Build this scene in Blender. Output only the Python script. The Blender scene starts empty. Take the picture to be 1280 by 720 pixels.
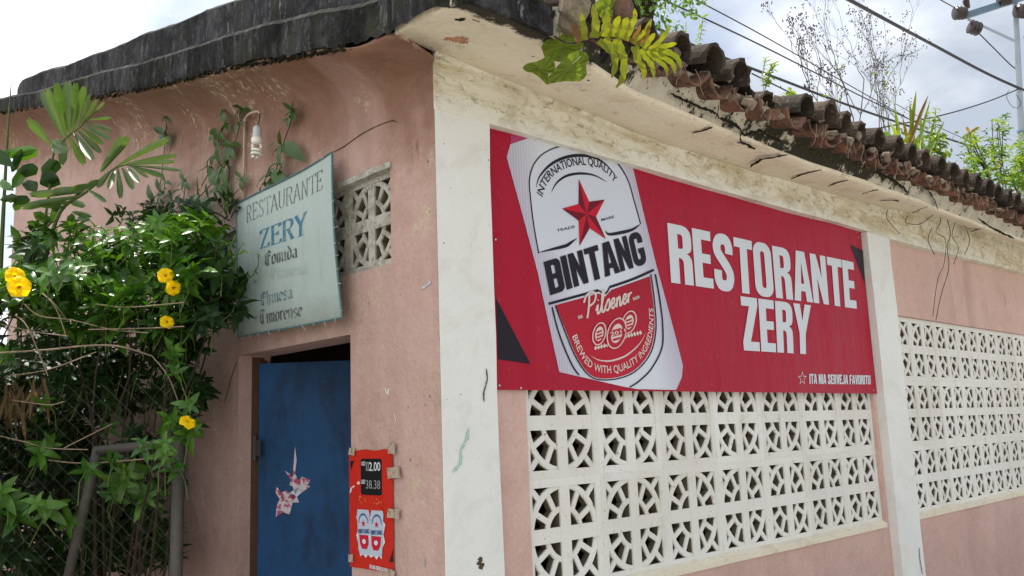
import bpy, math, random
import numpy as np
from mathutils import Vector, Matrix
from mathutils.geometry import tessellate_polygon
R_ = random.Random(7)
sc = bpy.context.scene
COL = sc.collection

# ------------------------------------------------------------ camera
CF = Vector((0.68530, 0.70971, 0.16352)).normalized()
ROLL = math.radians(-2.1402); F_PX = 1097.35
CPOS = Vector((-1.837, -2.257, 1.600))
_r = Vector((CF.y, -CF.x, 0)).normalized(); _u = _r.cross(CF)
CR = math.cos(ROLL)*_r + math.sin(ROLL)*_u
CU = -math.sin(ROLL)*_r + math.cos(ROLL)*_u
cam = bpy.data.cameras.new('camera'); co = bpy.data.objects.new('camera', cam); COL.objects.link(co)
cam.sensor_width = 36; cam.lens = F_PX/1280*36; cam.clip_start = .05; cam.clip_end = 3000
co.matrix_world = Matrix(((CR.x, CU.x, -CF.x, CPOS.x), (CR.y, CU.y, -CF.y, CPOS.y), (CR.z, CU.z, -CF.z, CPOS.z), (0, 0, 0, 1)))
sc.camera = co
# ------------------------------------------------------------ light
SUN_EL, SUN_AZ = math.radians(67), math.radians(8)     # azimuth from +Y towards +X
sc.view_settings.view_transform = 'Standard'; sc.view_settings.look = 'None'
sc.view_settings.exposure = 0.68; sc.view_settings.gamma = 1
sun = bpy.data.lights.new('sun', 'SUN'); so = bpy.data.objects.new('sun', sun); COL.objects.link(so)
sun.energy = 4.2; sun.angle = math.radians(.6); sun.color = (1, .955, .88)
sd = Vector((math.cos(SUN_EL)*math.sin(SUN_AZ), math.cos(SUN_EL)*math.cos(SUN_AZ), math.sin(SUN_EL)))
so.rotation_euler = sd.to_track_quat('Z', 'Y').to_euler()
W = bpy.data.worlds.new('World'); sc.world = W; W.use_nodes = True
nt = W.node_tree; nt.nodes.clear()
def wn(t, **k):
    n = nt.nodes.new(t)
    for a, b in k.items(): setattr(n, a, b)
    return n
L = nt.links.new
sky = wn('ShaderNodeTexSky', sky_type='NISHITA', sun_disc=False, sun_elevation=SUN_EL, sun_rotation=SUN_AZ)
tc = wn('ShaderNodeTexCoord'); sep = wn('ShaderNodeSeparateXYZ'); L(tc.outputs['Generated'], sep.inputs[0])
ad = wn('ShaderNodeMath', operation='ADD'); L(sep.outputs[2], ad.inputs[0]); ad.inputs[1].default_value = .22
mxm = wn('ShaderNodeMath', operation='MAXIMUM'); L(ad.outputs[0], mxm.inputs[0]); mxm.inputs[1].default_value = .08
dv = wn('ShaderNodeVectorMath', operation='SCALE')
rc = wn('ShaderNodeMath', operation='DIVIDE'); rc.inputs[0].default_value = 1; L(mxm.outputs[0], rc.inputs[1])
L(tc.outputs['Generated'], dv.inputs[0]); L(rc.outputs[0], dv.inputs['Scale'])
n1 = wn('ShaderNodeTexNoise'); n1.inputs['Scale'].default_value = 1.15; n1.inputs['Detail'].default_value = 7; n1.inputs['Roughness'].default_value = .52
mp = wn('ShaderNodeMapping'); mp.inputs['Location'].default_value = (3.3, 1.2, 0); L(dv.outputs[0], mp.inputs[0]); L(mp.outputs[0], n1.inputs['Vector'])
cv = wn('ShaderNodeValToRGB'); L(n1.outputs['Fac'], cv.inputs[0])
cv.color_ramp.elements[0].position = .30; cv.color_ramp.elements[0].color = (0, 0, 0, 1)
cv.color_ramp.elements[1].position = .47; cv.color_ramp.elements[1].color = (1, 1, 1, 1)
n2 = wn('ShaderNodeTexNoise'); n2.inputs['Scale'].default_value = 1.7; n2.inputs['Detail'].default_value = 8
mp2 = wn('ShaderNodeMapping'); mp2.inputs['Location'].default_value = (.6, 7.4, 0); L(dv.outputs[0], mp2.inputs[0]); L(mp2.outputs[0], n2.inputs['Vector'])
# brighter cloud towards the left (the sun side), grey cloud deck towards the right
dt = wn('ShaderNodeVectorMath', operation='DOT_PRODUCT'); L(tc.outputs['Generated'], dt.inputs[0]); dt.inputs[1].default_value = (-.75, .45, .25)
sh = wn('ShaderNodeMath', operation='MULTIPLY_ADD'); L(dt.outputs['Value'], sh.inputs[0]); sh.inputs[1].default_value = .46; L(n2.outputs['Fac'], sh.inputs[2])
cc = wn('ShaderNodeValToRGB'); L(sh.outputs[0], cc.inputs[0])
cc.color_ramp.elements[0].position = .34; cc.color_ramp.elements[0].color = (3.5, 3.95, 4.65, 1)
cc.color_ramp.elements[1].position = .66; cc.color_ramp.elements[1].color = (9.6, 9.7, 9.9, 1)
mx = wn('ShaderNodeMix', data_type='RGBA'); L(cv.outputs[0], mx.inputs[0]); L(sky.outputs[0], mx.inputs[6]); L(cc.outputs[0], mx.inputs[7])
bg = wn('ShaderNodeBackground'); bg.inputs[1].default_value = .1; L(mx.outputs[2], bg.inputs[0])
wo = wn('ShaderNodeOutputWorld'); L(bg.outputs[0], wo.inputs[0])

# ------------------------------------------------------------ pixel (1280x720) -> place
def ray(px, py): px, py = float(px), float(py); return CF + CR*((px-640)/F_PX) - CU*((py-360)/F_PX)
def onX(px, py, x): d = ray(px, py); return CPOS + d*((x-CPOS.x)/d.x)
def onY(px, py, y): d = ray(px, py); return CPOS + d*((y-CPOS.y)/d.y)
def onZ(px, py, z): d = ray(px, py); return CPOS + d*((z-CPOS.z)/d.z)
def at(px, py, dep): return CPOS + ray(px, py)*dep

# ------------------------------------------------------------ material helpers
class MT:
    def __init__(s, name, rough=.85, spec=.3, bump=0):
        s.m = bpy.data.materials.new(name); s.m.use_nodes = True; s.t = s.m.node_tree; s.t.nodes.clear()
        s.b = s.n('ShaderNodeBsdfPrincipled'); s.o = s.n('ShaderNodeOutputMaterial'); s.l(s.b.outputs[0], s.o.inputs[0])
        s.b.inputs['Roughness'].default_value = rough; s.b.inputs['Specular IOR Level'].default_value = spec
        g = s.n('ShaderNodeNewGeometry'); s.pos = g.outputs['Position']; s.c = None
        s.oi = s.n('ShaderNodeObjectInfo')
    def n(s, t, **k):
        x = s.t.nodes.new(t)
        for a, b in k.items(): setattr(x, a, b)
        return x
    def l(s, a, b): s.t.links.new(a, b)
    def vec(s, scale=(1, 1, 1), loc=(0, 0, 0), src=None):
        m = s.n('ShaderNodeMapping'); m.inputs['Scale'].default_value = scale; m.inputs['Location'].default_value = loc
        s.l(src or s.pos, m.inputs[0]); return m.outputs[0]
    def noise(s, sc_=1, det=4, rough=.55, scale=(1, 1, 1), loc=(0, 0, 0), dist=0):
        x = s.n('ShaderNodeTexNoise'); x.inputs['Scale'].default_value = sc_; x.inputs['Detail'].default_value = det
        x.inputs['Roughness'].default_value = rough; x.inputs['Distortion'].default_value = dist
        s.l(s.vec(scale, loc), x.inputs['Vector']); return x.outputs['Fac']
    def ramp(s, v, a, b, lo=0., hi=1.):
        x = s.n('ShaderNodeMapRange'); x.inputs[1].default_value = a; x.inputs[2].default_value = b
        x.inputs[3].default_value = lo; x.inputs[4].default_value = hi; s.l(v, x.inputs[0]); return x.outputs[0]
    def ma(s, op, a, b=None, c=None):
        x = s.n('ShaderNodeMath', operation=op)
        for i, v in enumerate((a, b, c)):
            if v is None: continue
            if isinstance(v, (int, float)): x.inputs[i].default_value = v
            else: s.l(v, x.inputs[i])
        return x.outputs[0]
    def axis(s, i):
        x = s.n('ShaderNodeSeparateXYZ'); s.l(s.pos, x.inputs[0]); return x.outputs[i]
    def dot(s, v):
        x = s.n('ShaderNodeVectorMath', operation='DOT_PRODUCT'); s.l(s.pos, x.inputs[0]); x.inputs[1].default_value = v; return x.outputs['Value']
    def col(s, c): s.c = c; return s
    def mix(s, fac, c2, blend='MIX'):
        x = s.n('ShaderNodeMix', data_type='RGBA', blend_type=blend)
        if isinstance(fac, (int, float)): x.inputs[0].default_value = fac
        else: s.l(fac, x.inputs[0])
        if isinstance(s.c, tuple): x.inputs[6].default_value = (*s.c, 1)
        else: s.l(s.c, x.inputs[6])
        if isinstance(c2, tuple): x.inputs[7].default_value = (*c2, 1)
        else: s.l(c2, x.inputs[7])
        s.c = x.outputs[2]; return s
    def bump(s, h, st=.3, d=.01):
        b = s.n('ShaderNodeBump'); b.inputs['Strength'].default_value = st; b.inputs['Distance'].default_value = d
        s.l(h, b.inputs['Height']); s.l(b.outputs[0], s.b.inputs['Normal']); return s
    def end(s, trans=0):
        if isinstance(s.c, tuple): s.b.inputs['Base Color'].default_value = (*s.c, 1)
        else: s.l(s.c, s.b.inputs['Base Color'])
        if trans:
            tr = s.n('ShaderNodeBsdfTranslucent'); ms = s.n('ShaderNodeMixShader'); ms.inputs[0].default_value = trans
            if isinstance(s.c, tuple): tr.inputs[0].default_value = (*s.c, 1)
            else:
                g = s.n('ShaderNodeMix', data_type='RGBA', blend_type='MULTIPLY'); g.inputs[0].default_value = 1
                s.l(s.c, g.inputs[6]); g.inputs[7].default_value = (2.2, 2.0, .8, 1); s.l(g.outputs[2], tr.inputs[0])
            s.l(s.b.outputs[0], ms.inputs[1]); s.l(tr.outputs[0], ms.inputs[2]); s.l(ms.outputs[0], s.o.inputs[0])
        return s.m
def plain(name, c, rough=.6, spec=.4, var=.0):
    m = MT(name, rough, spec).col(c)
    if var: m.mix(m.ma('MULTIPLY', m.noise(12, 4), var), tuple(x*.4 for x in c))
    return m.end()

# --- pink plaster (two walls share it; worn more orange towards the top)
def pink_mat(name, base, top_z, loc):
    m = MT(name, .9, .2).col(base)
    z = m.axis(2)
    m.mix(m.ramp(m.noise(1.3, 6, .6, loc=loc), .42, .68, 0, .55), tuple(b*f for b, f in zip(base, (1.12, 1.22, 1.25))))
    m.mix(m.ramp(m.noise(4, 7, .72, loc=(8, 3, 3)), .52, .62, 0, .35), tuple(b*f for b, f in zip(base, (.80, .74, .70))))
    m.mix(m.ramp(m.noise(9, 6, .65, loc=loc), .5, .75, 0, .5), tuple(b*f for b, f in zip(base, (.86, .82, .8))))
    m.mix(m.ramp(m.noise(60, 3, .6), .35, .7, 0, .18), (.25, .16, .12))
    if top_z:
        # ochre damp staining below the roof, also painting the shade there: its edge wanders
        w = m.ma('ADD', m.dot((0, -.22, 1)), m.ma('MULTIPLY', m.noise(3.2, 6, .65, loc=(4, 2, 1)), .75))
        m.mix(m.ramp(w, top_z-.02, top_z+.50, 0, .8), (.37, .195, .125))
        m.mix(m.ramp(w, top_z+.36, top_z+.70, 0, .7), (.22, .105, .06))
        st = m.noise(9, 5, .6, scale=(1, 1, .12)); w2 = m.ma('ADD', w, m.ma('MULTIPLY', st, .5))
        m.mix(m.ramp(w2, top_z+.34, top_z+.62, 0, .5), (.12, .06, .035))
        # flaked pale patches
        fl = m.ma('MULTIPLY', m.ramp(m.noise(26, 7, .8), .54, .58), m.ramp(m.noise(2.4, 3, .5, loc=(1.3, 5.2, 2.2)), .55, .60))
        m.mix(m.ma('MULTIPLY', fl, .9), (.50, .42, .30))
    sp = m.noise(48, 2, .5, loc=(2, 2, 2)); m.mix(m.ramp(sp, .735, .76, 0, .8), (.07, .05, .04))
    sc2 = m.noise(15, 3, .5, scale=(1, 1, .25), loc=(5, 1, 3)); m.mix(m.ramp(sc2, .70, .76, 0, .5), (.10, .07, .05))
    # a vertical smear of dirt here and there
    vs = m.noise(3.5, 4, .6, scale=(1, 1, .1), loc=(7, 3, 0)); m.mix(m.ramp(vs, .52, .74, 0, .5), tuple(b*.6 for b in base))
    pt = m.noise(.9, 3, .5, loc=(2, 9, 4), dist=1.5); m.mix(m.ramp(pt, .54, .60, 0, .22), tuple(b*f for b, f in zip(base, (1.10, 1.16, 1.18))))
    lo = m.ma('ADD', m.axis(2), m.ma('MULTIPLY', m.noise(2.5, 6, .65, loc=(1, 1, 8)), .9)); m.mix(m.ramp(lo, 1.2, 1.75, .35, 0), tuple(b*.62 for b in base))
    h = m.ma('ADD', m.ma('MULTIPLY', m.noise(7, 5, .6), 1.4), m.ma('MULTIPLY', m.noise(70, 4, .6), .25))
    m.bump(h, .8, .016)
    return m.end()
M = {}
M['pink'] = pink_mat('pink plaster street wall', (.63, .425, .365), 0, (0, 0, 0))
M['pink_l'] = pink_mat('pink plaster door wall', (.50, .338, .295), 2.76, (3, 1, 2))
def cream_mat(name, base, grime, top=None, dark=0):
    m = MT(name, .85, .25).col(base)
    m.mix(m.ramp(m.noise(2.2, 6, .6), .4, .7, 0, .5), tuple(b*.86 for b in base))
    m.mix(m.ramp(m.noise(6, 7, .72, scale=(1, 1, 1), loc=(3, 0, 1), dist=.8), .50, .66, 0, grime), (.33, .275, .15))
    m.mix(m.ramp(m.noise(30, 6, .7, loc=(1, 4, 0)), .60, .74, 0, grime*.9), (.20, .16, .09))
    m.mix(m.ramp(m.noise(55, 2, .5), .745, .765, 0, .8), (.06, .05, .04))
    m.mix(m.ramp(m.noise(8, 5, .6, scale=(1, 1, .3), loc=(9, 2, 2)), .72, .74, 0, .6), (.22, .42, .36))
    m.bump(m.ma('ADD', m.noise(9, 5, .6), m.ma('MULTIPLY', m.noise(60, 4, .7), .3)), .45, .012)
    return m
M['white_paint'] = cream_mat('old white paint', (.76, .77, .74), .14).end()
M['block'] = None
m = MT('painted breeze block', .8, .2).col((.78, .78, .74))
m.mix(m.ramp(m.noise(2, 5), .45, .7, 0, .5), (.66, .63, .54))
m.mix(m.ramp(m.noise(18, 7, .75), .56, .68, 0, .6), (.44, .39, .28))
m.mix(m.ramp(m.noise(55, 3, .6, loc=(3, 1, 1)), .68, .70, 0, .8), (.10, .08, .06))
m.mix(m.ramp(m.noise(9, 6, .7, scale=(1, 1, .25), loc=(4, 1, 1)), .56, .7, 0, .5), (.50, .46, .36))
m.mix(m.ma('MULTIPLY', m.oi.outputs['Random'], .30), (.52, .49, .42))
m.bump(m.noise(60, 4, .6), .4, .005); M['block'] = m.end()
m = MT('weathered old breeze block', .9, .2).col((.46, .455, .40))
m.mix(m.ramp(m.noise(18, 7, .75), .45, .62, 0, .75), (.22, .20, .15))
m.mix(m.ramp(m.noise(45, 6, .7), .52, .66, 0, .7), (.10, .09, .07))
m.bump(m.noise(60, 4, .6), .5, .006); M['block_old'] = m.end()
# beam: mossy ochre stains along the frieze, fading downwards onto the paint
m = cream_mat('stained cream beam', (.74, .715, .61), .75)
m.mix(m.ramp(m.noise(2.6, 7, .72, scale=(1, 1, 4), loc=(0, 3, 5), dist=.6), .46, .62, 0, .7), (.44, .36, .19))
m.mix(m.ramp(m.noise(13, 7, .78, scale=(1, 1, 2.5), loc=(2, 1, 2)), .54, .64, 0, .8), (.17, .145, .075))
m.mix(m.ramp(m.ma('ADD', m.axis(2), m.ma('MULTIPLY', m.noise(5, 5, .6), .09)), 2.71, 2.80, .85, 0), (.76, .77, .73)); M['beam'] = m.end()
m = MT('cream eave soffit', .85, .2).col((.78, .72, .58))
m.mix(m.ramp(m.noise(3, 6, .6), .4, .7, 0, .6), (.71, .63, .48))
m.mix(m.ramp(m.noise(14, 6, .7, loc=(2, 2, 2)), .60, .70, 0, .6), (.42, .30, .17)); m.mix(m.ramp(m.noise(5, 7, .75, loc=(6, 2, 2)), .56, .60, 0, .45), (.60, .50, .36))
m.mix(m.ramp(m.noise(50, 2, .5), .74, .76, 0, .7), (.10, .07, .05))
m.bump(m.ma('ADD', m.noise(7, 6, .65), m.ma('MULTIPLY', m.noise(60, 4, .6), .3)), .8, .025)
edge_d = m.ma('ADD', m.ma('MULTIPLY', m.axis(1), -1), m.ma('MULTIPLY', m.noise(10, 7, .7), .22)); cx_ = m.ramp(m.axis(0), .35, .95, 0, .16)
m.mix(m.ramp(m.ma('SUBTRACT', edge_d, cx_), .535, .565, 0, .97), (.020, .018, .012)); M['soffit'] = m.end()
# fascia: chalky with black mould hanging from the tiles and a heavy mossy patch in the middle
m = MT('mouldy white fascia', .9, .2).col((.60, .565, .47))
m.mix(m.ramp(m.noise(9, 6, .7), .45, .65, 0, .6), (.38, .34, .26))
z = m.axis(2); xx = m.axis(0)
bell = m.ma('SUBTRACT', 1, m.ma('ABSOLUTE', m.ma('DIVIDE', m.ma('SUBTRACT', xx, 2.15), .85)))
bell2 = m.ma('SUBTRACT', .9, m.ma('ABSOLUTE', m.ma('DIVIDE', m.ma('SUBTRACT', xx, .42), .30)))
bell = m.ma('MAXIMUM', m.ma('MAXIMUM', bell, bell2), 0)
mv = m.ma('ADD', m.noise(13, 8, .70, dist=.3), m.ma('MULTIPLY', bell, .27))
mv = m.ma('ADD', mv, m.ramp(z, 2.86, 2.95, 0, .05))
m.mix(m.ramp(mv, .565, .62, 0, .97), (.018, .017, .010))
m.mix(m.ramp(m.noise(20, 7, .75, scale=(1, 1, .5), loc=(4, 4, 4)), .60, .66, 0, .9), (.03, .026, .018))
m.bump(m.noise(25, 6, .7), .8, .02); M['fascia'] = m.end()
# dark weathered concrete with pale vertical runs and moss
def conc(name, dark, pale, moss):
    m = MT(name, .95, .15).col(dark)
    s1 = m.noise(7, 6, .7, scale=(1, 1, .16)); m.mix(m.ramp(s1, .45, .66, 0, .75), pale)
    m.mix(m.ramp(m.noise(22, 7, .8, scale=(1, 1, .5), loc=(3, 1, 0)), .53, .66, 0, .7), tuple(p*1.5 for p in pale)); m.mix(m.ramp(m.noise(12, 8, .85, scale=(1, 1, .35), loc=(9, 1, 0)), .585, .62, 0, .75), tuple(p*2.6 for p in pale))
    m.mix(m.ramp(m.noise(5, 7, .75, loc=(5, 2, 1)), .48, .6, 0, .85), tuple(d*.45 for d in dark))
    m.mix(m.ramp(m.noise(4, 7, .7, loc=(0, 8, 1)), .52, .64, 0, moss), (.035, .040, .012))
    m.bump(m.ma('ADD', m.noise(18, 7, .75), m.noise(3, 4)), .9, .03); return m.end()
M['parapet'] = conc('weathered parapet concrete', (.034, .034, .038), (.125, .125, .135), .5)
M['slab'] = conc('black weathered roof slab', (.016, .016, .016), (.10, .10, .105), .6)
m = MT('stained underside plaster', .9, .2).col((.42, .20, .12))
m.mix(m.ramp(m.noise(6, 7, .7), .45, .6, 0, .9), (.12, .06, .035)); m.mix(m.ramp(m.noise(3, 6, .7, loc=(2, 0, 0)), .55, .7, 0, .6), (.50, .33, .2))
m.bump(m.noise(12, 6, .7), .6, .02); M['underside'] = m.end()
M['raw'] = plain('raw unpainted block sides', (.17, .145, .105), .9, .1, .7)
def tile_mat(name, a, b, g):
    m = MT(name, .92, .2).col(a)
    m.mix(m.ramp(m.noise(8, 5, .6), .4, .65), b)
    m.mix(m.ma('MULTIPLY', m.oi.outputs['Random'], .45), (.16, .11, .08))
    m.mix(m.ramp(m.noise(16, 8, .8, loc=(2, 3, 1)), .46, .60, 0, g), (.035, .030, .024))
    m.mix(m.ramp(m.noise(30, 7, .75, loc=(7, 3, 1)), .58, .68, 0, .75), (.30, .27, .21))
    m.bump(m.noise(40, 7, .75), .8, .012); return m.end()
M['tile_cover'] = tile_mat('lichened cover tile', (.045, .038, .031), (.065, .050, .038), .95)
M['tile_pan'] = tile_mat('terracotta pan tile', (.26, .115, .075), (.15, .085, .062), .9)
M['mortar'] = tile_mat('grey lime mortar', (.34, .29, .22), (.22, .17, .12), .5)
m = MT('mould black', .95, .1).col((.016, .014, .010)).mix(.3, (.03, .03, .012)); M['black'] = m.end()
M['dirt'] = plain('brown crack dirt', (.10, .075, .045), .95, .1, .6)
m = MT('blue door paint', .45, .18).col((.008, .060, .165))
m.mix(m.ramp(m.noise(3, 6, .6), .42, .7, 0, .6), (.012, .085, .23))
m.mix(m.ramp(m.noise(6, 6, .7, scale=(1, 1, .4), loc=(1, 1, 0)), .48, .66, 0, .8), (.006, .018, .045))
m.mix(m.ramp(m.noise(5, 8, .8, loc=(6, 4, 2)), .60, .68, 0, .35), (.10, .16, .24))
m.mix(m.ramp(m.noise(40, 4, .7), .72, .74, 0, .7), (.35, .38, .40))
m.mix(m.ramp(m.noise(14, 3, .6, scale=(1, 3, .15), loc=(1, 2, 0)), .74, .76, 0, .5), (.30, .33, .36))
m.bump(m.noise(30, 4), .15, .003); M['blue'] = m.end()
M['rust'] = plain('rusty steel', (.12, .065, .04), .8, .3, .7)
M['dark_metal'] = plain('dark hinge steel', (.05, .055, .06), .5, .5, .4)
m = MT('galvanised pipe', .7, .3).col((.085, .08, .07)).mix(.0, (.2, .2, .2)); m.mix(m.ramp(m.noise(20, 6, .7), .45, .65, 0, .7), (.12, .11, .10)); m.b.inputs['Metallic'].default_value = .35; M['pipe'] = m.end()
M['wire'] = plain('old fence wire', (.08, .075, .065), .6, .4, .4)
M['tie'] = plain('pale tie wire', (.5, .5, .46), .5, .5)
m = MT('faded sign enamel', .6, .2).col((.40, .48, .455))
m.mix(m.ramp(m.noise(4, 6, .65), .4, .7, 0, .5), (.31, .385, .365)); m.mix(m.ramp(m.noise(7, 6, .7, scale=(1, 1, .2)), .56, .75, 0, .35), (.33, .37, .33))
zz = m.ma('ADD', m.axis(2), m.ma('MULTIPLY', m.noise(8, 5, .7), .16)); m.mix(m.ramp(zz, 2.10, 2.22, .75, 0), (.22, .24, .20)); m.mix(m.ramp(m.noise(3, 7, .75, loc=(1, 6, 2)), .52, .64, 0, .45), (.27, .31, .28)); m.mix(m.ramp(m.noise(16, 6, .8, scale=(1, 1, .15), loc=(1, 3, 2)), .58, .7, 0, .5), (.26, .29, .25))
m.mix(m.ramp(m.noise(60, 3, .6), .70, .74, 0, .7), (.15, .15, .12)); M['sign'] = m.end()
M['sign_edge'] = plain('teal sign frame', (.10, .20, .21), .6, .4, .7)
def worn(name, c, bg_, thr):
    m = MT(name, .6, .3).col(c); m.mix(m.ramp(m.noise(55, 5, .7), thr, thr+.1, 0, .8), bg_)
    m.mix(m.ramp(m.noise(10, 4, .6, loc=(2, 2, 1)), .5, .7, 0, .55), bg_); return m.end()
M['sign_blue'] = worn('faded blue lettering', (.035, .16, .25), (.36, .44, .42), .56)
M['sign_black'] = worn('faded black lettering', (.085, .09, .085), (.36, .44, .42), .54)
M['sign_faint'] = worn('nearly gone lettering', (.33, .395, .37), (.38, .46, .435), .40)
M['sign_teal'] = worn('worn teal lettering', (.10, .18, .20), (.36, .44, .42), .50)
m = MT('banner red vinyl', .42, .16).col((.38, .007, .028))
wv = m.n('ShaderNodeTexWave', wave_type='BANDS'); wv.inputs['Scale'].default_value = 6; wv.inputs['Distortion'].default_value = 2.5; m.l(m.vec((.35, 1, 1)), wv.inputs['Vector'])
m.mix(m.ma('MULTIPLY', wv.outputs['Fac'], .16), (.24, .006, .020)); m.mix(m.ramp(m.noise(2, 3), .35, .7, 0, .25), (.42, .02, .055))
m.bump(m.ma('ADD', m.noise(2.6, 3, .4), m.ma('MULTIPLY', m.noise(3, 3, .5, scale=(3, 1, .5)), .5)), .5, .04); m.mix(m.ramp(m.noise(26, 5, .7), .6, .75, 0, .12), (.55, .42, .38)); M['ban_red'] = m.end()
def vinyl(name, c, r=.42): return plain(name, c, r, .14)
m = MT('can print silver', .42, .16).col((.64, .68, .75))
# printed silver can: the picture itself is darker and lilac towards its two sides
U0 = onY(632, 197, -.03); U1 = onY(699, 465, -.03); ax = (U1-U0).normalized(); pr = Vector((-ax.z, 0, ax.x))
if pr.x < 0: pr = -pr
wid = (onY(790, 207, -.03)-U0).dot(pr)
uu = m.ma('DIVIDE', m.ma('SUBTRACT', m.dot(tuple(pr)), U0.dot(pr)), wid)
ed = m.ma('ABSOLUTE', m.ma('SUBTRACT', m.ma('MULTIPLY', uu, 2), 1))
w2 = m.n('ShaderNodeTexWave', wave_type='BANDS'); w2.inputs['Scale'].default_value = 42; m.l(m.vec((.55, 1, .9)), w2.inputs['Vector'])
m.mix(m.ramp(ed, .5, 1.0, 0, .6), (.44, .38, .50)); m.mix(m.ma('MULTIPLY', m.ramp(ed, .4, .95, 0, .38), w2.outputs['Fac']), (.26, .21, .32))
M['can'] = m.end()
M['v_white'] = vinyl('banner white print', (.62, .66, .70)); M['v_black'] = vinyl('banner black print', (.018, .014, .022))
M['v_silver'] = vinyl('can label silver', (.60, .645, .73))
m = MT('can label red', .42, .16).col((.50, .014, .035)); m.mix(m.ma('MULTIPLY', w2.outputs['Fac'] if False else m.noise(90, 1), .25), (.33, .01, .03)); m.mix(m.ramp(m.axis(2), 1.83, 2.2, 0, .55), (.24, .008, .02)); M['v_red'] = m.end()
M['v_star'] = vinyl('star red', (.52, .012, .03)); M['v_star_d'] = vinyl('star dark red facet', (.17, .006, .018))
M['v_cream'] = vinyl('label cream print', (.66, .56, .52)); M['v_pinkish'] = vinyl('banner pink corner', (.40, .05, .14))
m = MT('poster red paper', .45, .16).col((.50, .022, .012)); m.mix(m.ramp(m.noise(12, 5), .5, .7, 0, .4), (.36, .012, .01)); M['p_red'] = m.end()
M['p_black'] = plain('poster black print', (.012, .012, .014), .25, .15); M['p_white'] = plain('poster white print', (.60, .64, .68), .3, .15)
M['p_grey'] = plain('poster grey digits', (.26, .27, .29), .3, .5); M['p_gold'] = plain('poster gold print', (.65, .38, .08), .3, .5)
M['p_silver'] = plain('poster can silver', (.42, .50, .60), .3, .5); M['p_blue'] = plain('poster can blue print', (.03, .07, .20), .3, .5)
m = MT('sticky tape', .25, .6).col((.42, .33, .26)); m.mix(m.ramp(m.noise(60, 4), .5, .6, 0, .8), (.22, .17, .08)); M['tape'] = m.end()
M['sticker'] = MT('torn paper sticker', .7, .2).col((.62, .55, .60)); m = M['sticker']; m.mix(m.ramp(m.noise(40, 4, .6), .5, .56, 0, .9), (.36, .03, .10)); M['sticker'] = m.end()
M['plastic'] = plain('cream pvc conduit', (.50, .36, .27), .5, .4, .3); M['bulbw'] = plain('white lamp glass', (.78, .77, .72), .25, .6); M['socket'] = plain('grey plastic socket', (.50, .52, .55), .4, .5)
def leaf_mat(name, a, b, rough=.28, trans=.25, spec=.55, tip=None):
    m = MT(name, rough, spec).col(a); m.mix(m.ramp(m.oi.outputs['Random'], 0, 1, 0, .6), b); m.mix(m.ramp(m.noise(6, 3), .4, .65, 0, .9), b)
    m.mix(m.ramp(m.noise(25, 4, loc=(3, 3, 3)), .66, .72, 0, .6), tip or tuple(x*.6 for x in a)); return m.end(trans)
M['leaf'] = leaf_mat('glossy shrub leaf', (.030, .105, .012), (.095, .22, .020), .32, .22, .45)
M['leaf_shade'] = leaf_mat('shade-painted shrub leaf', (.014, .040, .010), (.030, .075, .018), .5, .12, .25)  # darker copy of the shrub leaf, shade put into its colour
M['leaf_vine'] = leaf_mat('vine leaf', (.030, .080, .014), (.060, .13, .022), .4, .2)
M['leaf_palm'] = leaf_mat('palm leaflet', (.045, .10, .022), (.10, .16, .055), .42, .22, .4)
M['leaf_lime'] = leaf_mat('young lime leaf', (.11, .20, .022), (.19, .26, .025), .45, .35)
M['fern'] = leaf_mat('yellow green fern', (.10, .135, .010), (.20, .225, .010), .5, .4, .3, (.14, .06, .012))
M['fern_old'] = leaf_mat('browning fern', (.20, .13, .015), (.13, .065, .02), .6, .35, .3)
M['broad'] = leaf_mat('broad crinkled leaf', (.13, .19, .028), (.17, .23, .035), .85, .3, .15)
M['dryleaf'] = leaf_mat('dry brown leaf', (.13, .085, .045), (.22, .15, .08), .8, .2, .2)
M['bush'] = leaf_mat('green bush leaf', (.05, .14, .03), (.12, .24, .04), .4, .3)
M['stem'] = plain('brown woody stem', (.05, .036, .025), .8, .2, .5); M['twig'] = plain('pale dry twig', (.33, .25, .17), .8, .2, .4)
M['greenstem'] = plain('green stem', (.09, .13, .03), .6, .3, .3); M['weed'] = plain('grey dead weed', (.12, .10, .09), .9, .1, .2)
m = MT('yellow petal', .6, .15).col((.80, .60, .004)); m.mix(m.ramp(m.noise(25, 3), .4, .7, 0, .4), (.82, .50, .004)); M['petal'] = m.end(.3)
M['throat'] = plain('flower throat', (.30, .09, .01), .6, .3)
M['cable'] = plain('black cable', (.02, .02, .024), .6, .3); m = MT('painted steel pole', .5, .4).col((.30, .36, .42)); m.mix(m.ramp(m.noise(3, 4), .4, .7, 0, .4), (.22, .25, .29)); M['pole'] = m.end()
M['armblue'] = plain('blue grey crossarm', (.11, .18, .25), .45, .4, .3); M['insul'] = plain('brown glazed insulator', (.020, .012, .012), .3, .6)
m = MT('packed earth yard', .95, .1).col((.40, .375, .335)); m.mix(m.noise(.8, 6), (.32, .30, .26)); m.mix(m.ramp(m.noise(14, 6, .7), .5, .7, 0, .6), (.46, .44, .40)); m.bump(m.noise(30, 6), .6, .03); M['ground'] = m.end()
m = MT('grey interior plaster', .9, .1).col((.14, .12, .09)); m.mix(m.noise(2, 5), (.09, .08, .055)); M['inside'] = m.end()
M['wood'] = plain('dark roof boards', (.09, .06, .04), .9, .1, .5)
M['moss'] = leaf_mat('moss tuft', (.04, .055, .012), (.09, .10, .02), .9, .1, .1)

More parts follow.
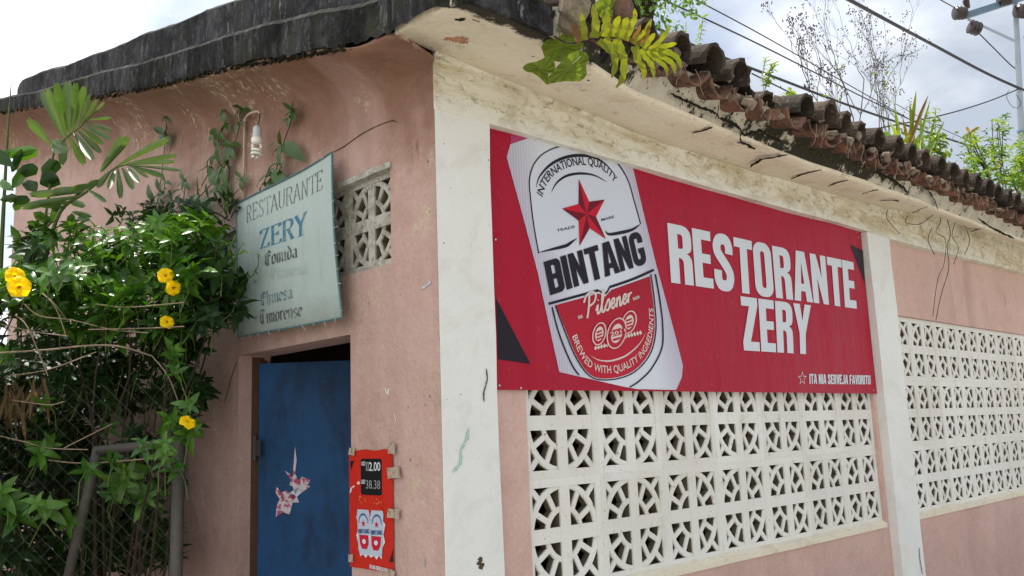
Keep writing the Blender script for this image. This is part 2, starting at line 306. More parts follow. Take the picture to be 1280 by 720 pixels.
# ------------------------------------------------------------ object helpers
class MB:
    def __init__(s): s.v = []; s.f = []; s.mi = []
    def add(s, vs, fs, mi=0):
        o = len(s.v); s.v += [tuple(v) for v in vs]; s.f += [tuple(i+o for i in f) for f in fs]; s.mi += [mi]*len(fs); return s
    def box(s, a, b, mi=0):
        x0, y0, z0 = a; x1, y1, z1 = b
        return s.add([(x0,y0,z0),(x1,y0,z0),(x1,y1,z0),(x0,y1,z0),(x0,y0,z1),(x1,y0,z1),(x1,y1,z1),(x0,y1,z1)],
                     [(0,3,2,1),(4,5,6,7),(0,1,5,4),(1,2,6,5),(2,3,7,6),(3,0,4,7)], mi)
    def tube(s, pts, r, n=6, mi=0, cap=True):
        pts = [Vector(p) for p in pts]; rs = r if isinstance(r, (list, tuple)) else [r]*len(pts)
        ring = []; up = None
        for i, p in enumerate(pts):
            t = (pts[min(i+1, len(pts)-1)]-pts[max(i-1, 0)])
            t = t.normalized() if t.length > 1e-9 else Vector((0, 0, 1))
            if up is None: up = Vector((0, 0, 1)) if abs(t.z) < .9 else Vector((1, 0, 0))
            a = t.cross(up).normalized(); b = a.cross(t); up = b
            ring.append([p+(a*math.cos(k*math.tau/n)+b*math.sin(k*math.tau/n))*rs[i] for k in range(n)])
        vs = [v for q in ring for v in q]; fs = []
        for i in range(len(pts)-1):
            for k in range(n): fs.append((i*n+k, i*n+(k+1) % n, (i+1)*n+(k+1) % n, (i+1)*n+k))
        if cap: fs.append(tuple(range(n))[::-1]); fs.append(tuple((len(pts)-1)*n+k for k in range(n)))
        return s.add(vs, fs, mi)
    def loft(s, rows, closed=True, cap=True, mi=0):
        n = len(rows[0]); vs = [v for q in rows for v in q]; fs = []
        for i in range(len(rows)-1):
            for k in range(n if closed else n-1): fs.append((i*n+k, i*n+(k+1) % n, (i+1)*n+(k+1) % n, (i+1)*n+k))
        if closed and cap: fs.append(tuple(range(n))[::-1]); fs.append(tuple((len(rows)-1)*n+k for k in range(n)))
        return s.add(vs, fs, mi)
    def mesh(s, name, mats, smooth=False):
        me = bpy.data.meshes.new(name); me.from_pydata(s.v, [], s.f)
        for m_ in (mats if isinstance(mats, (list, tuple)) else [mats]): me.materials.append(M[m_] if isinstance(m_, str) else m_)
        if any(s.mi): me.polygons.foreach_set('material_index', s.mi)
        if smooth: me.polygons.foreach_set('use_smooth', [True]*len(me.polygons))
        me.update(); return me
    def build(s, name, mats, parent=None, smooth=False, kind=None): return link(name, s.mesh(name, mats, smooth), parent, kind)
def link(name, me, parent=None, kind=None, mw=None):
    o = bpy.data.objects.new(name, me); COL.objects.link(o)
    if parent:
        o.parent = parent; o.matrix_parent_inverse = world_of(parent).inverted()
    if mw is not None: o.matrix_basis = mw
    if kind: o['kind'] = kind
    return o
_W = {}
def world_of(o):
    return _W.get(o.name, Matrix.Identity(4))
def thing(name, loc, label, cat, group=None):
    o = bpy.data.objects.new(name, None); COL.objects.link(o); o.location = loc; o.empty_display_size = .1
    _W[o.name] = Matrix.Translation(Vector(loc)); o['label'] = label; o['category'] = cat
    if group: o['group'] = group
    return o
def tag(o, label, cat, group=None):
    o['label'] = label; o['category'] = cat
    if group: o['group'] = group
    return o
def smooth_pts(p, k=5):
    p = [Vector(q) for q in p]
    if len(p) < 3: return p
    out = []
    for i in range(len(p)-1):
        a = p[max(i-1, 0)]; b = p[i]; c = p[i+1]; d = p[min(i+2, len(p)-1)]
        for j in range(k):
            t = j/k; out.append(.5*((2*b)+(c-a)*t+(2*a-5*b+4*c-d)*t*t+(3*b-a-3*c+d)*t**3))
    out.append(p[-1]); return out
def interp(tab, x):
    if x <= tab[0][0]:
        a, b = tab[0], tab[1]; return a[1]+(b[1]-a[1])*(x-a[0])/(b[0]-a[0])
    for a, b in zip(tab, tab[1:]):
        if x <= b[0]: return a[1]+(b[1]-a[1])*(x-a[0])/(b[0]-a[0])
    a, b = tab[-2], tab[-1]; return b[1]+(b[1]-a[1])*(x-b[0])/(b[0]-a[0])
def wob(x, s, a=.006): return a*(math.sin(x*3.1+s)+.6*math.sin(x*7.7+s*2.3)+.4*math.sin(x*17.3+s*1.7))

# ============================================================ SETTING
g = MB(); g.add([(-900, -900, 0), (900, -900, 0), (900, 900, 0), (-900, 900, 0)], [(0, 1, 2, 3)]); g.build('ground', 'ground', kind='structure')

M['soil'] = plain('dark soil against bounce', (.045, .034, .024), .95, .1, .6)
b = MB(); b.loft([[(-3.6+.1*math.sin(i), .45, .004), (-3.6+.1*math.sin(i), 9, .004)] if False else [(-4.6+i*.45, .35+.12*math.sin(i*1.7), .03), (-4.6+i*.45, 9, .03)] for i in range(11)], closed=False); b.build('bounce_damping_soil', 'soil', kind='structure')  # unseen dark soil, added to cut light bouncing up under the shrub

YP, YW, YB = -.07, -.02, -.035      # pillar face, pink wall face, banner face
LX = onY(549, 400, YP).x            # plane of the door wall (its corner with the pillar)
bld = thing('restaurant_building', (0, 0, 0), 'old pink plastered restaurant building with white corner pillars, breeze block openings and a tiled roof', 'building')
BX0, BZ0 = .3736, 1.634-.2
# ---- rake profile of the roof edge over the door wall (measured)
BOT = [(-.48, 2.830), (-.19, 2.836), (.07, 2.89), (.25, 2.936), (.72, 3.055), (.85, 3.094), (1.24, 3.176), (1.53, 3.239), (1.91, 3.327), (2.36, 3.434), (3.27, 3.668), (4.51, 3.985), (6, 4.34)]
LIP = [(-.48, 2.93), (0, 3.018), (.25, 3.09), (.72, 3.205), (1.09, 3.295), (1.99, 3.495), (2.66, 3.65), (3.29, 3.80), (4.53, 4.10), (6, 4.46)]
PAR = [(-.48, 3.10), (.5, 3.34), (1.08, 3.479), (1.49, 3.564), (2.14, 3.697), (2.98, 3.881), (4.09, 4.135), (4.3, 4.17)]
# ---- generic wall with rectangular openings, built on a (u,z) grid
def wall(name, u_rng, z_rng, holes, face, back, axis, mat, parent, ztop=None):
    us = sorted(set([u_rng[0], u_rng[1]]+[h[0] for h in holes]+[h[1] for h in holes])); zs = sorted(set([z_rng[0], z_rng[1]]+[h[2] for h in holes]+[h[3] for h in holes]))
    def refine(a, st):
        o = []
        for p, q in zip(a, a[1:]):
            k = max(1, int((q-p)/st)); o += [p+(q-p)*i/k for i in range(k)]
        return o+[a[-1]]
    us = refine(us, .3); nz = len(zs)
    solid = lambda i, j: 0 <= i < len(us)-1 and 0 <= j < nz-1 and not any(h[0]-1e-6 < (us[i]+us[i+1])/2 < h[1] and h[2] < (zs[j]+zs[j+1])/2 < h[3] for h in holes)
    b = MB(); idx = {}
    def vt(i, j, k):
        if (i, j, k) not in idx:
            z_ = zs[j]
            if j == nz-1 and ztop: z_ = ztop(us[i])
            d = face if k == 0 else back
            idx[i, j, k] = len(b.v); b.v.append((us[i], d, z_) if axis == 'x' else (d, us[i], z_))
        return idx[i, j, k]
    for i in range(len(us)-1):
        for j in range(nz-1):
            if not solid(i, j): continue
            q = [(i, j), (i+1, j), (i+1, j+1), (i, j+1)]
            b.f.append(tuple(vt(*c, 0) for c in q)); b.f.append(tuple(vt(*c, 1) for c in q[::-1]))
            for (a_, c_), nb in (((q[0], q[1]), (i, j-1)), ((q[1], q[2]), (i+1, j)), ((q[2], q[3]), (i, j+1)), ((q[3], q[0]), (i-1, j))):
                if not solid(*nb): b.f.append((vt(*c_, 0), vt(*a_, 0), vt(*a_, 1), vt(*c_, 1)))
    b.mi = [0]*len(b.f); return b.build(name, mat, parent)
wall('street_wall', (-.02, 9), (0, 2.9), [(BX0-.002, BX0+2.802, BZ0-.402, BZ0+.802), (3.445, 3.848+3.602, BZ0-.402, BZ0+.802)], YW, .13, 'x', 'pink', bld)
DY0, DY1, DZ = onX(438, 418, LX).y, onX(299, 445, LX).y, onX(380, 429, LX).z
VY0, VZ1, VZ0 = onX(487.5, 208, LX).y, onX(487.5, 208, LX).z, onX(489, 329, LX).z
VW = .302*(VY0+5)/(VY0+5)
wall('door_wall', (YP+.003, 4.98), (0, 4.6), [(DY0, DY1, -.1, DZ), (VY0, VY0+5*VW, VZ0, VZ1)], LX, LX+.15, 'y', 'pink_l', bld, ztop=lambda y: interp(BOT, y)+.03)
# far gable return and interior shell
b = MB(); b.box((LX+.002, 4.83, 0), (9, 4.978, 4.0)); b.build('rear_wall', 'pink_l', bld)
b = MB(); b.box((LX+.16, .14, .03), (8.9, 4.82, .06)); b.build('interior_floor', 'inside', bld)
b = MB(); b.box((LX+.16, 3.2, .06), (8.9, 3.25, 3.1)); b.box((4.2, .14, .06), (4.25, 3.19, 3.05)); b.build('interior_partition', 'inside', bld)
b = MB(); b.box((8.9, -.01, 0), (8.998, 4.82, 3)); b.build('end_wall', 'pink', bld)
# ---- pillars
def pillar(x0, x1):
    rows = []
    for k in range(15):
        z = 2.70*k/14; w = wob(z, x0*9, .0025); y = YP+wob(z, x0*5+1, .0015)
        rows.append([(x0+w*.6*(x0 > 0), y, z), (x1+w, y, z), (x1+w, .02, z), (x0+w*.6*(x0 > 0), .02, z)])
    MB().loft(rows).build('pillar', 'white_paint', bld)
P1R = onY(622, 480, YP).x
P2L = onY(1105, 490, YP).x; P2R = onY(1126, 430, YP).x
pillar(LX+.003, P1R); pillar(P2L, P2R)
pillar(6.95+.5, 7.7+.02)
# ---- beam above bays (front face flush with the pillars, 3 mm proud of them)
RID = [(LX, onY(541, 67, YP).z), (1.0, 2.836), (1.5, onY(880, 197, YP).z), (2.1, onY(960, 222, YP).z), (3.3, 2.875), (4.6, onY(1193, 280, YP).z), (6.1, onY(1280, 310, YP).z), (9, 2.98)]
BB = [(0, onY(612, 154, YP).z-.003), (1.6, onY(850, 223, YP).z), (3.2, onY(1080, 288, YP).z), (3.5, onY(1110, 298, YP).z), (6.5, onY(1280, 340, YP).z), (9, 2.86)]
EDG = [(-.29, -.467), (-.15, -.482), (0, -.479), (.31, -.435), (.7, -.345), (1.43, -.332), (1.8, -.322), (3.2, -.349), (9, -.37)]
xs = [LX+.0005+i*(9-LX)/150 for i in range(151)]
rows = []
for x in xs:
    r, bb = interp(RID, x)+wob(x, 1, .003), interp(BB, x)+wob(x, 5, .0015)
    rows.append([(x, YP-.003, bb), (x, YP-.004, (bb+r)/2), (x, YP-.006, r-.012), (x, YP-.016, r), (x, .02, r), (x, .02, bb)])
MB().loft(rows).build('beam', 'beam', bld)
# ---- eave soffit shelf and mouldy fascia
def edge_y(x): return interp(EDG, x)+wob(x, 2, .004)
rows = []
for x in xs:
    r, e = interp(RID, x)+.001, edge_y(x); zs_ = 2.83+wob(x, 3, .004)
    rows.append([(x, YP-.012, r+wob(x, 1, .003)), (x, YP+(e-YP)*.35, r*.65+zs_*.35+wob(x, 8, .004)), (x, YP+(e-YP)*.7, r*.3+zs_*.7+wob(x, 9, .004)), (x, e+.012, zs_), (x, e, zs_+.012), (x, e, zs_+.05), (x, .0, max(zs_, r)+.05)])
head = []
for i in range(14):
    t = i/14; x = -.300+(LX+.300)*t; yi = -.185+(YP-.012+.185)*t; zi = 2.836+(interp(RID, LX)-2.836)*t; e = interp([(-.302, -.36), (-.297, -.42), (-.285, -.455), (-.26, -.475), (-.15, -.484), (LX, -.482)], x)
    zs_ = 2.83+wob(x, 3, .004)*t
    head.append([(x, yi, zi), (x, yi+(e-yi)*.35, zi*.65+zs_*.35+wob(x, 8, .004)*t), (x, yi+(e-yi)*.7, zi*.3+zs_*.7+wob(x, 9, .004)*t), (x, e+.012, zs_), (x, e, zs_+.004), (x, e, zs_+.05), (x, .0 if x > LX-.01 else yi, max(zs_, zi)+.05)])
MB().loft(head+rows).build('eave_soffit', 'soffit', bld, True)
rows = []
xs2 = [.10+i*(9-.10)/260 for i in range(261)]
for x in xs2:
    e = edge_y(x); j = wob(x, 4, .006)+R_.uniform(-.004, .004)
    rows.append([(x, e-.002+j*.3, 2.845), (x, e-.03+j, 2.885+R_.uniform(-.006, .006)), (x, min(e-.05, -.405)+j, 2.925), (x, -.44+j, 2.955), (x, -.2, 2.99), (x, -.2, 2.91)])
MB().loft(rows).build('fascia', 'fascia', bld)
# mould and cracks lying on the soffit and fascia (their own thin crusts)
def crust(name, pts, mat, parent, w0=.006, nrm=Vector((0, 0, -1)), seed=1):
    rr = random.Random(seed); P = smooth_pts(pts, 8); b = MB(); rows = []
    for i, p in enumerate(P):
        t = (P[min(i+1, len(P)-1)]-P[max(i-1, 0)]).normalized(); s_ = t.cross(nrm).normalized()
        tp = min(1, min(i, len(P)-1-i)/4+.15); a = w0*rr.uniform(.4, 1.6)*tp; c = w0*rr.uniform(.4, 1.6)*tp
        jj = s_*rr.uniform(-.3, .3)*w0
        rows.append([p+jj-s_*a, p+jj+nrm*.003, p+jj+s_*c])
    b.loft(rows, closed=False); return b.build(name, mat, parent)
def soffz(p): x, y = p.x, p.y; r = interp(RID, x); e = interp(EDG, x); t = min(1, max(0, (y-YP)/(e-YP))); return r*(1-t)+2.83*t-.003
def on_soff(px, py):
    p = onZ(px, py, 2.83)
    for _ in range(4): p = onZ(px, py, soffz(p)-.003)
    return p
k = 0
for ln, w in (([(988, 224), (1003, 218), (1027, 212)], .007), ([(1035, 233), (1048, 228), (1060, 225)], .006), ([(1078, 242), (1088, 239), (1098, 237)], .007), ([(1100, 251), (1116, 250), (1124, 252)], .007),
              ([(1147, 262), (1160, 258)], .006), ([(865, 166), (880, 163), (891, 158)], .007), ([(921, 178), (932, 180), (944, 187)], .009), ([(938, 209), (950, 200), (965, 197), (985, 193)], .012),
              ([(568, 24), (576, 25), (581, 23)], .008), ([(590, 24), (600, 27)], .004), ([(1213, 290), (1225, 286), (1232, 287)], .014)):
    crust('crack', [on_soff(*q) for q in ln], 'dirt' if k > 8 else 'black', bld, w, seed=k); k += 1
crust('crack', [on_soff(*q) for q in ((544, 43), (560, 47), (572, 50), (585, 54))], 'underside', bld, .018, seed=44)
def on_fas(px, py): p = onY(px, py, -.36); z_ = p.z; return onY(px, py, -.345-.06*max(0, min(1, (z_-2.845)/.08))-.012)
for ln, w in (([(838, 116), (850, 123), (862, 128), (875, 134), (893, 141), (899, 148)], .006), ([(899, 148), (912, 152), (924, 160), (930, 168), (944, 165), (952, 163), (962, 171), (978, 177)], .007), ([(898, 132), (897, 141), (894, 148)], .005), ([(927, 164), (925, 172), (928, 180)], .005),
              ([(852, 124), (853, 131)], .003), ([(862, 128), (862, 137)], .003), ([(1095, 215), (1110, 222), (1126, 232), (1135, 241)], .008), ([(1160, 238), (1168, 250), (1172, 262)], .006), ([(1222, 272), (1240, 285), (1255, 292), (1268, 298)], .007)):
    crust('crack', [on_fas(*q) for q in ln], 'black', bld, w, Vector((0, -1, -.2)), 200+len(ln))
# plaster strips and ledges at the block openings
def ledge(x0, x1, z, name='sill'):
    rows = []
    n = int((x1-x0)/.08)
    for i in range(n+1):
        x = x0+(x1-x0)*i/n; j = wob(x, z*3, .002)+R_.uniform(-.0015, .0015)
        rows.append([(x, YW-.006+j, z-.028), (x, YW-.007+j, z-.006), (x, -.004, z+.010+j), (x, .02, z+.010+j), (x, .02, z-.028)])
    MB().loft(rows).build(name, 'beam' if name == 'lintel' else 'soffit', bld)
ledge(BX0, 3.17, BZ0-.400); ledge(3.45, 7.44, BZ0-.400)
# ---- breeze block: square frame, cross, two rings, eight spokes, four corner ties
def block_mesh(name, mat, sx=1, sz=1):
    b = MB(); D = .06; DT = .042
    def pr_(poly, y0, y1):
        n = len(poly); vs = [(x*sx, y0, z*sz) for x, z in poly]+[(x*sx, y1, z*sz) for x, z in poly]
        b.add(vs, [tuple(range(n))[::-1]]); y2 = y0+.007; v2_ = [(x*sx, y2, z*sz) for x, z in poly]; b.add(vs[:n]+v2_, [(i, (i+1) % n, n+(i+1) % n, n+i) for i in range(n)]); b.add(v2_+vs[n:], [(i, (i+1) % n, n+(i+1) % n, n+i) for i in range(n)]+[tuple(range(n, 2*n))], 1)
    def bx(x0, z0, x1, z1, y0, y1=D): # chamfered bar
        pr_([(x0, z0), (x1, z0), (x1, z1), (x0, z1)], y0, y1)
    H, fr, c = .19992, .030, .0265
    bx(-H, -H, -H+fr, H, 0); bx(H-fr, -H, H, H, 0); bx(-H+fr, -H, H-fr, -H+fr, .0005); bx(-H+fr, H-fr, H-fr, H, .0005)
    bx(-c, -H+fr, c, H-fr, .0012, D-.002); bx(-H+fr, -c, H-fr, c, .0022, D-.003)
    def ring(r0, r1, y0, n=40):
        rows = []
        for i in range(n+1):
            a = i*math.tau/n; ca, sa = math.cos(a), math.sin(a)
            def p(r, y): return (r*ca*sx, y, r*sa*sz)
            rows.append([p(r0, y0+.008), p(r0+.001, y0+.003), p(r0+.004, y0), p(r1-.004, y0), p(r1-.001, y0+.003), p(r1, y0+.008), p(r1, DT), p(r0, DT)])
        b.loft([r[:6] for r in rows], closed=False); b.loft([[r[5], r[6], r[7], r[0]] for r in rows], closed=False, mi=1)
    ring(.160, .187, .005); ring(.080, .103, .0065, 28)
    def bar(a, r0, r1, w, y0):
        ca, sa = math.cos(a), math.sin(a); pts = [(r0, -w), (r1, -w), (r1, w), (r0, w)]
        pr_([(r*ca-t*sa, r*sa+t*ca) for r, t in pts], y0, DT-.002)
    for q in range(4):
        for a in (30, 61): bar(math.radians(a+90*q), .098, .168, .0105, .0078)
        bar(math.radians(45+90*q), .178, .252, .0110, .0068)
    return b.mesh(name, [mat, 'raw'])
bm_ = block_mesh('breeze_block', 'block')
def put_block(me, loc, rz=0, jx=.0008):
    mw = Matrix.Translation(Vector(loc)+Vector((0, R_.uniform(-jx, jx), 0))) @ Matrix.Rotation(rz, 4, 'Z') @ Matrix.Rotation(R_.uniform(-.0015, .0015), 4, 'Y')
    return link('breeze_block', me, bld, mw=mw)
for iz in range(3):
    for ix in range(7): put_block(bm_, (BX0+.2+.4*ix, 0, BZ0-.2+.4*iz))
    for ix in range(10): put_block(bm_, (3.448+.2+.4*ix, 0, BZ0-.2+.4*iz))
bo_ = block_mesh('breeze_block', 'block_old', VW/.4, (VZ1-VZ0)/.4)
for i in range(5): put_block(bo_, (LX+.022, VY0+VW*(i+.5), (VZ0+VZ1)/2), -math.pi/2)
# rough mortar above the left opening
rows = []
for i in range(30):
    y = VY0-.01+i*(5*VW+.02)/29; j = R_.uniform(-.003, .003)
    rows.append([(LX-.006+j, y, VZ1+.016+j), (LX-.008+j, y, VZ1-.006+j), (LX+.03, y, VZ1-.010), (LX+.03, y, VZ1+.016)])
MB().loft(rows).build('lintel', 'block_old', bld)
# ---- roof edge over the door wall
ys = [-.498, -.487, -.484]+[-.47+i*(5.9+.47)/230 for i in range(231)]
rows = []
for y in ys:
    bo, li = interp(BOT, y)+.006+wob(y, 1, .004), interp(LIP, y)+wob(y, 6, .004); xo = -.30+wob(y, 3, .005)+R_.uniform(-.003, .003)
    inn = bo+.03 if y < .1 else bo; rt_ = max(inn, 2.90)
    if y < -.12: xo -= .026*min(1, (-.12-y)/.1)
    if y < -.44: xo += .045
    if y < -.485: inn = 2.834; rt_ = 2.834
    rows.append([(xo+.02, y, inn), (xo, y, (bo-.006 if y < .1 else bo)+(R_.uniform(-.010, .008) if y > -.3 else 0)), (xo-.004, y, bo+.02), (xo-.004, y, li-.02), (xo+.01, y, li), (.085, y, li+.01), (.085, y, rt_), (LX+.005, y, rt_)])
MB().loft(rows).build('roof_edge_slab', 'slab', bld)
rows = []
for y in [-.47+i*(4.29+.47)/80 for i in range(81)]:
    li, pa = interp(LIP, y)-.01, interp(PAR, y)+wob(y, 2, .006)
    if y > 4.2: pa -= .05*(y-4.2)/.09
    xo = -.252+wob(y, 9, .004)+R_.uniform(-.003, .003)
    rows.append([(xo, y, li), (xo, y, pa-.02), (xo+.02, y, pa), (.03, y, pa), (.045, y, pa-.02), (.045, y, li)])
MB().loft(rows).build('parapet', 'parapet', bld)
rows = []
for y in [-.184, -.16, -.13, -.105, -.085]+[q for q in ys if q > YP]:
    bo = interp(BOT, y)-.001+(wob(y, 1, .004) if y > 0 else 0); k = max(0, min(1, (y-YP)/.30)); k = k*k*(3-2*k)
    xin = LX+.003 if y >= -.08 else -.288+(LX+.288)*(y+.185)/(.185-.080); zi = 2.838+(2.855-2.838)*max(0, min(1, (y+.185)/.105)); zi = zi*(1-k)+bo*k
    f = lambda t: -.290+(xin+.290)*t
    rows.append([(f(0), y, zi*(1-k)+(bo+.003)*k), (f(.25), y, zi-.010*k), (f(.5), y, zi-.032*k), (f(.75), y, zi-.066*k), (f(.93), y, zi-.115*k), (f(.985), y, zi-.17*k), (f(1), y, zi-.26*k), (f(1)+.004, y, zi-.26*k), (f(1)+.004, y, zi+.012), (f(0), y, zi+.014)])
MB().loft(rows).build('roof_underside', 'pink_l', bld, True)
# crumbling drip edge of the slab
b = MB()
for i in range(420):
    y = R_.uniform(.1, 4.6) if i > 200 else R_.uniform(.1, 2.0); bo = interp(BOT, y); s_ = R_.uniform(.006, .022); x = -.298+R_.uniform(-.004, .018)
    pts = [(x+R_.uniform(-1, 1)*s_*.4, y+R_.uniform(-1, 1)*s_*1.6, bo+R_.uniform(-.7, .5)*s_) for _ in range(6)]
    b.add(pts, [(0, 1, 2), (0, 2, 3), (0, 3, 4), (0, 4, 5), (1, 3, 5)])
b.build('drip_crust', 'black', bld, kind='stuff')
# ---- tiled roof
roof = MB()
SL = math.tan(math.radians(14))
roof.add([(.065, -.40, 2.955), (9, -.40, 2.955), (9, 4.82, 2.955+5.22*SL), (.065, 4.82, 2.955+5.22*SL), (.065, -.40, 2.985), (9, -.40, 2.985), (9, 4.82, 2.985+5.22*SL), (.065, 4.82, 2.985+5.22*SL)],
         [(0, 3, 2, 1), (4, 5, 6, 7), (0, 1, 5, 4), (1, 2, 6, 5), (2, 3, 7, 6), (3, 0, 4, 7)])
roof = roof.build('roof', 'wood', bld)
def tile_mesh(name, mat, r, th, ang, seed, l=.42):
    """half-barrel clay tile along +Y, mouth at y=0, opening angle ang either side of the top"""
    rr = random.Random(seed); b = MB(); rows = []
    n = 12; L_ = [0, .03, .2, l]
    for j, y in enumerate(L_):
        k_ = 1-.12*(y/l); row = []
        for i in range(n+1):
            a = -ang+2*ang*i/n; q = (r*k_+(rr.uniform(-.004, .004) if j == 0 else 0)); row.append((q*math.sin(a), y+(rr.uniform(-.006, .01) if j == 0 else 0), q*math.cos(a)))
        for i in range(n, -1, -1):
            a = -ang+2*ang*i/n; q = (r-th)*k_; row.append((q*math.sin(a), y+(.002 if j == 0 else 0), q*math.cos(a)))
        rows.append(row)
    vs = [v for q in rows for v in q]; m_ = 2*(n+1); fs = []
    for j in range(3):
        for i in range(m_): fs.append((j*m_+i, j*m_+(i+1) % m_, (j+1)*m_+(i+1) % m_, (j+1)*m_+i))
    for i in range(n): fs.append((i, m_-1-i, m_-2-i, i+1))
    b.add(vs, [f[::-1] for f in fs]); return b.mesh(name, mat, False)
covers = [tile_mesh('cover_tile', 'tile_cover', .068, .013, math.radians(118), s) for s in range(4)]
pans = [tile_mesh('pan_tile', 'tile_pan', .085, .012, math.radians(78), 10+s) for s in range(4)]
tilt = Matrix.Rotation(math.atan(SL), 4, 'X')
PITCH = .189
for c in range(43):
    x = .217+PITCH*c
    if x > 8.7: break
    dam = R_.random()
    for r in range(3 if c < 30 else 2):
        y0 = -.505+.30*r+R_.uniform(-.018, .018); zc = 2.985+.30*r*SL+r*.010
        bent = 1
        if r == 0 and 6 <= c <= 7: y0 += .10; zc -= .02
        mw = Matrix.Translation((x+R_.uniform(-.007, .007), y0, zc+R_.uniform(-.006, .006))) @ Matrix.Rotation(R_.uniform(-.07, .07), 4, 'Z') @ tilt @ Matrix.Rotation(R_.uniform(-.12, .12), 4, 'Y')
        link('cover_tile', R_.choice(covers), roof, mw=mw)
        y0 = -.49+.30*r+R_.uniform(-.02, .012); zc = 2.955+.30*r*SL+r*.006
        mw = Matrix.Translation((x+PITCH/2+R_.uniform(-.006, .006), y0, zc+R_.uniform(-.006, .004))) @ Matrix.Rotation(R_.uniform(-.05, .05), 4, 'Z') @ tilt @ Matrix.Rotation(math.pi+R_.uniform(-.1, .1), 4, 'Y')
        link('pan_tile', R_.choice(pans), roof, mw=mw)
# mortar lumps and roots bedded below the tiles
b = MB()
def lump(b, c, s_, n=7, mi=0):
    c = Vector(c); vs = []
    for i in range(14):
        a = i*2.399; zz_ = 1-2*(i+.5)/14; q = math.sqrt(1-zz_*zz_); k_ = R_.uniform(.65, 1.15)
        vs.append(c+Vector((q*math.cos(a)*s_[0], q*math.sin(a)*s_[1], zz_*s_[2]))*k_ if False else c+Vector((q*math.cos(a)*s_[0]*k_, q*math.sin(a)*s_[1]*k_, zz_*s_[2]*k_)))
    import bmesh
    bm = bmesh.new(); [bm.verts.new(v) for v in vs]; r_ = bmesh.ops.convex_hull(bm, input=bm.verts); bm.verts.index_update()
    used = [v for v in bm.verts if v.link_faces]; ix = {v: i for i, v in enumerate(used)}
    b.add([v.co for v in used], [tuple(ix[v] for v in f.verts) for f in bm.faces], mi); bm.free()
for c in range(44):
    for k in range(3):
        x = .217+PITCH*(c+R_.random()); lump(b, (x, -.45+R_.uniform(-.02, .03), 2.935+R_.uniform(-.02, .015)), (R_.uniform(.02, .05), .03, R_.uniform(.012, .03)))
    if c % 2: lump(b, (.217+PITCH*c+R_.uniform(-.02, .02), -.46, 2.99), (.035, .03, .03))
b.build('mortar_bedding', 'mortar', bld, kind='stuff')
# dark rubble and moss in the nook behind the fern
b = MB()
for i in range(16): lump(b, (R_.uniform(.07, .5), R_.uniform(-.44, -.33), R_.uniform(2.86, 3.02)), (.05, .04, .04))
b.build('corner_rubble', 'slab', bld, kind='stuff')
b = MB(); lump(b, at(718, 8, 2.75), (.055, .06, .075)); lump(b, at(712, 30, 2.78), (.04, .05, .04)); b.build('mortar_lump', 'mortar', bld)
b = MB(); lump(b, at(775, 8, 2.9), (.07, .05, .06)); b.build('ridge_stone', 'tile_pan', bld)
# moss fringe on slab end and fascia
b = MB()
for i in range(1500):
    if i < 500: p = Vector((R_.uniform(-.3, .06), -.485, R_.uniform(2.86, 3.1)))
    elif i < 1100:
        x = max(.9, min(3.4, R_.gauss(2.1, .5))); p = Vector((x, edge_y(x)-.03-R_.uniform(0, .02), R_.uniform(2.86, 2.95)))
    else: x = R_.uniform(.3, 7); p = Vector((x, R_.uniform(-.4, .3), 3.05+R_.uniform(0, .05)+ .1))
    s_ = R_.uniform(.004, .011); a = R_.uniform(0, 6.3)
    b.add([p, p+Vector((math.cos(a)*s_, -s_*R_.random(), math.sin(a)*s_)), p+Vector((-math.sin(a)*s_, -s_, math.cos(a)*s_))], [(0, 1, 2)])
b.build('moss', 'moss', bld, kind='stuff')
# hanging roots and dead tendrils near the second pillar
b = MB()
for (x0, ln) in ((1170, [(1170, 255), (1176, 275), (1170, 290), (1182, 300), (1180, 330), (1172, 350), (1166, 395)]), (0, [(1180, 262), (1188, 290), (1184, 308), (1186, 335), (1176, 370), (1170, 400)]),
                 (0, [(1110, 262), (1108, 272), (1118, 285), (1125, 292)]), (0, [(1135, 270), (1132, 278), (1150, 280), (1168, 268), (1180, 266)]), (0, [(1165, 285), (1160, 300), (1168, 318)]), (0, [(1195, 275), (1190, 295), (1198, 310), (1192, 330)]),
                 (0, [(1170, 262), (1155, 262), (1140, 266)]), (0, [(1205, 280), (1212, 300), (1206, 318)])):
    b.tube(smooth_pts([onY(q[0], q[1], YP-.04-.12*max(0, 1-(q[1]-255)/60)) for q in ln], 4), .0022, 4)
b.build('hanging_roots', 'stem', bld)
b = MB()
for i in range(26):
    x = R_.uniform(.7, 4.5); p = Vector((x, -.50, 2.93)); q = [p]
    for k in range(4): q.append(q[-1]+Vector((R_.uniform(-.02, .02), R_.uniform(-.01, .012), -R_.uniform(.012, .035))))
    b.tube(smooth_pts(q, 3), .0011, 3)
b.build('root_hairs', 'twig', bld, kind='stuff')
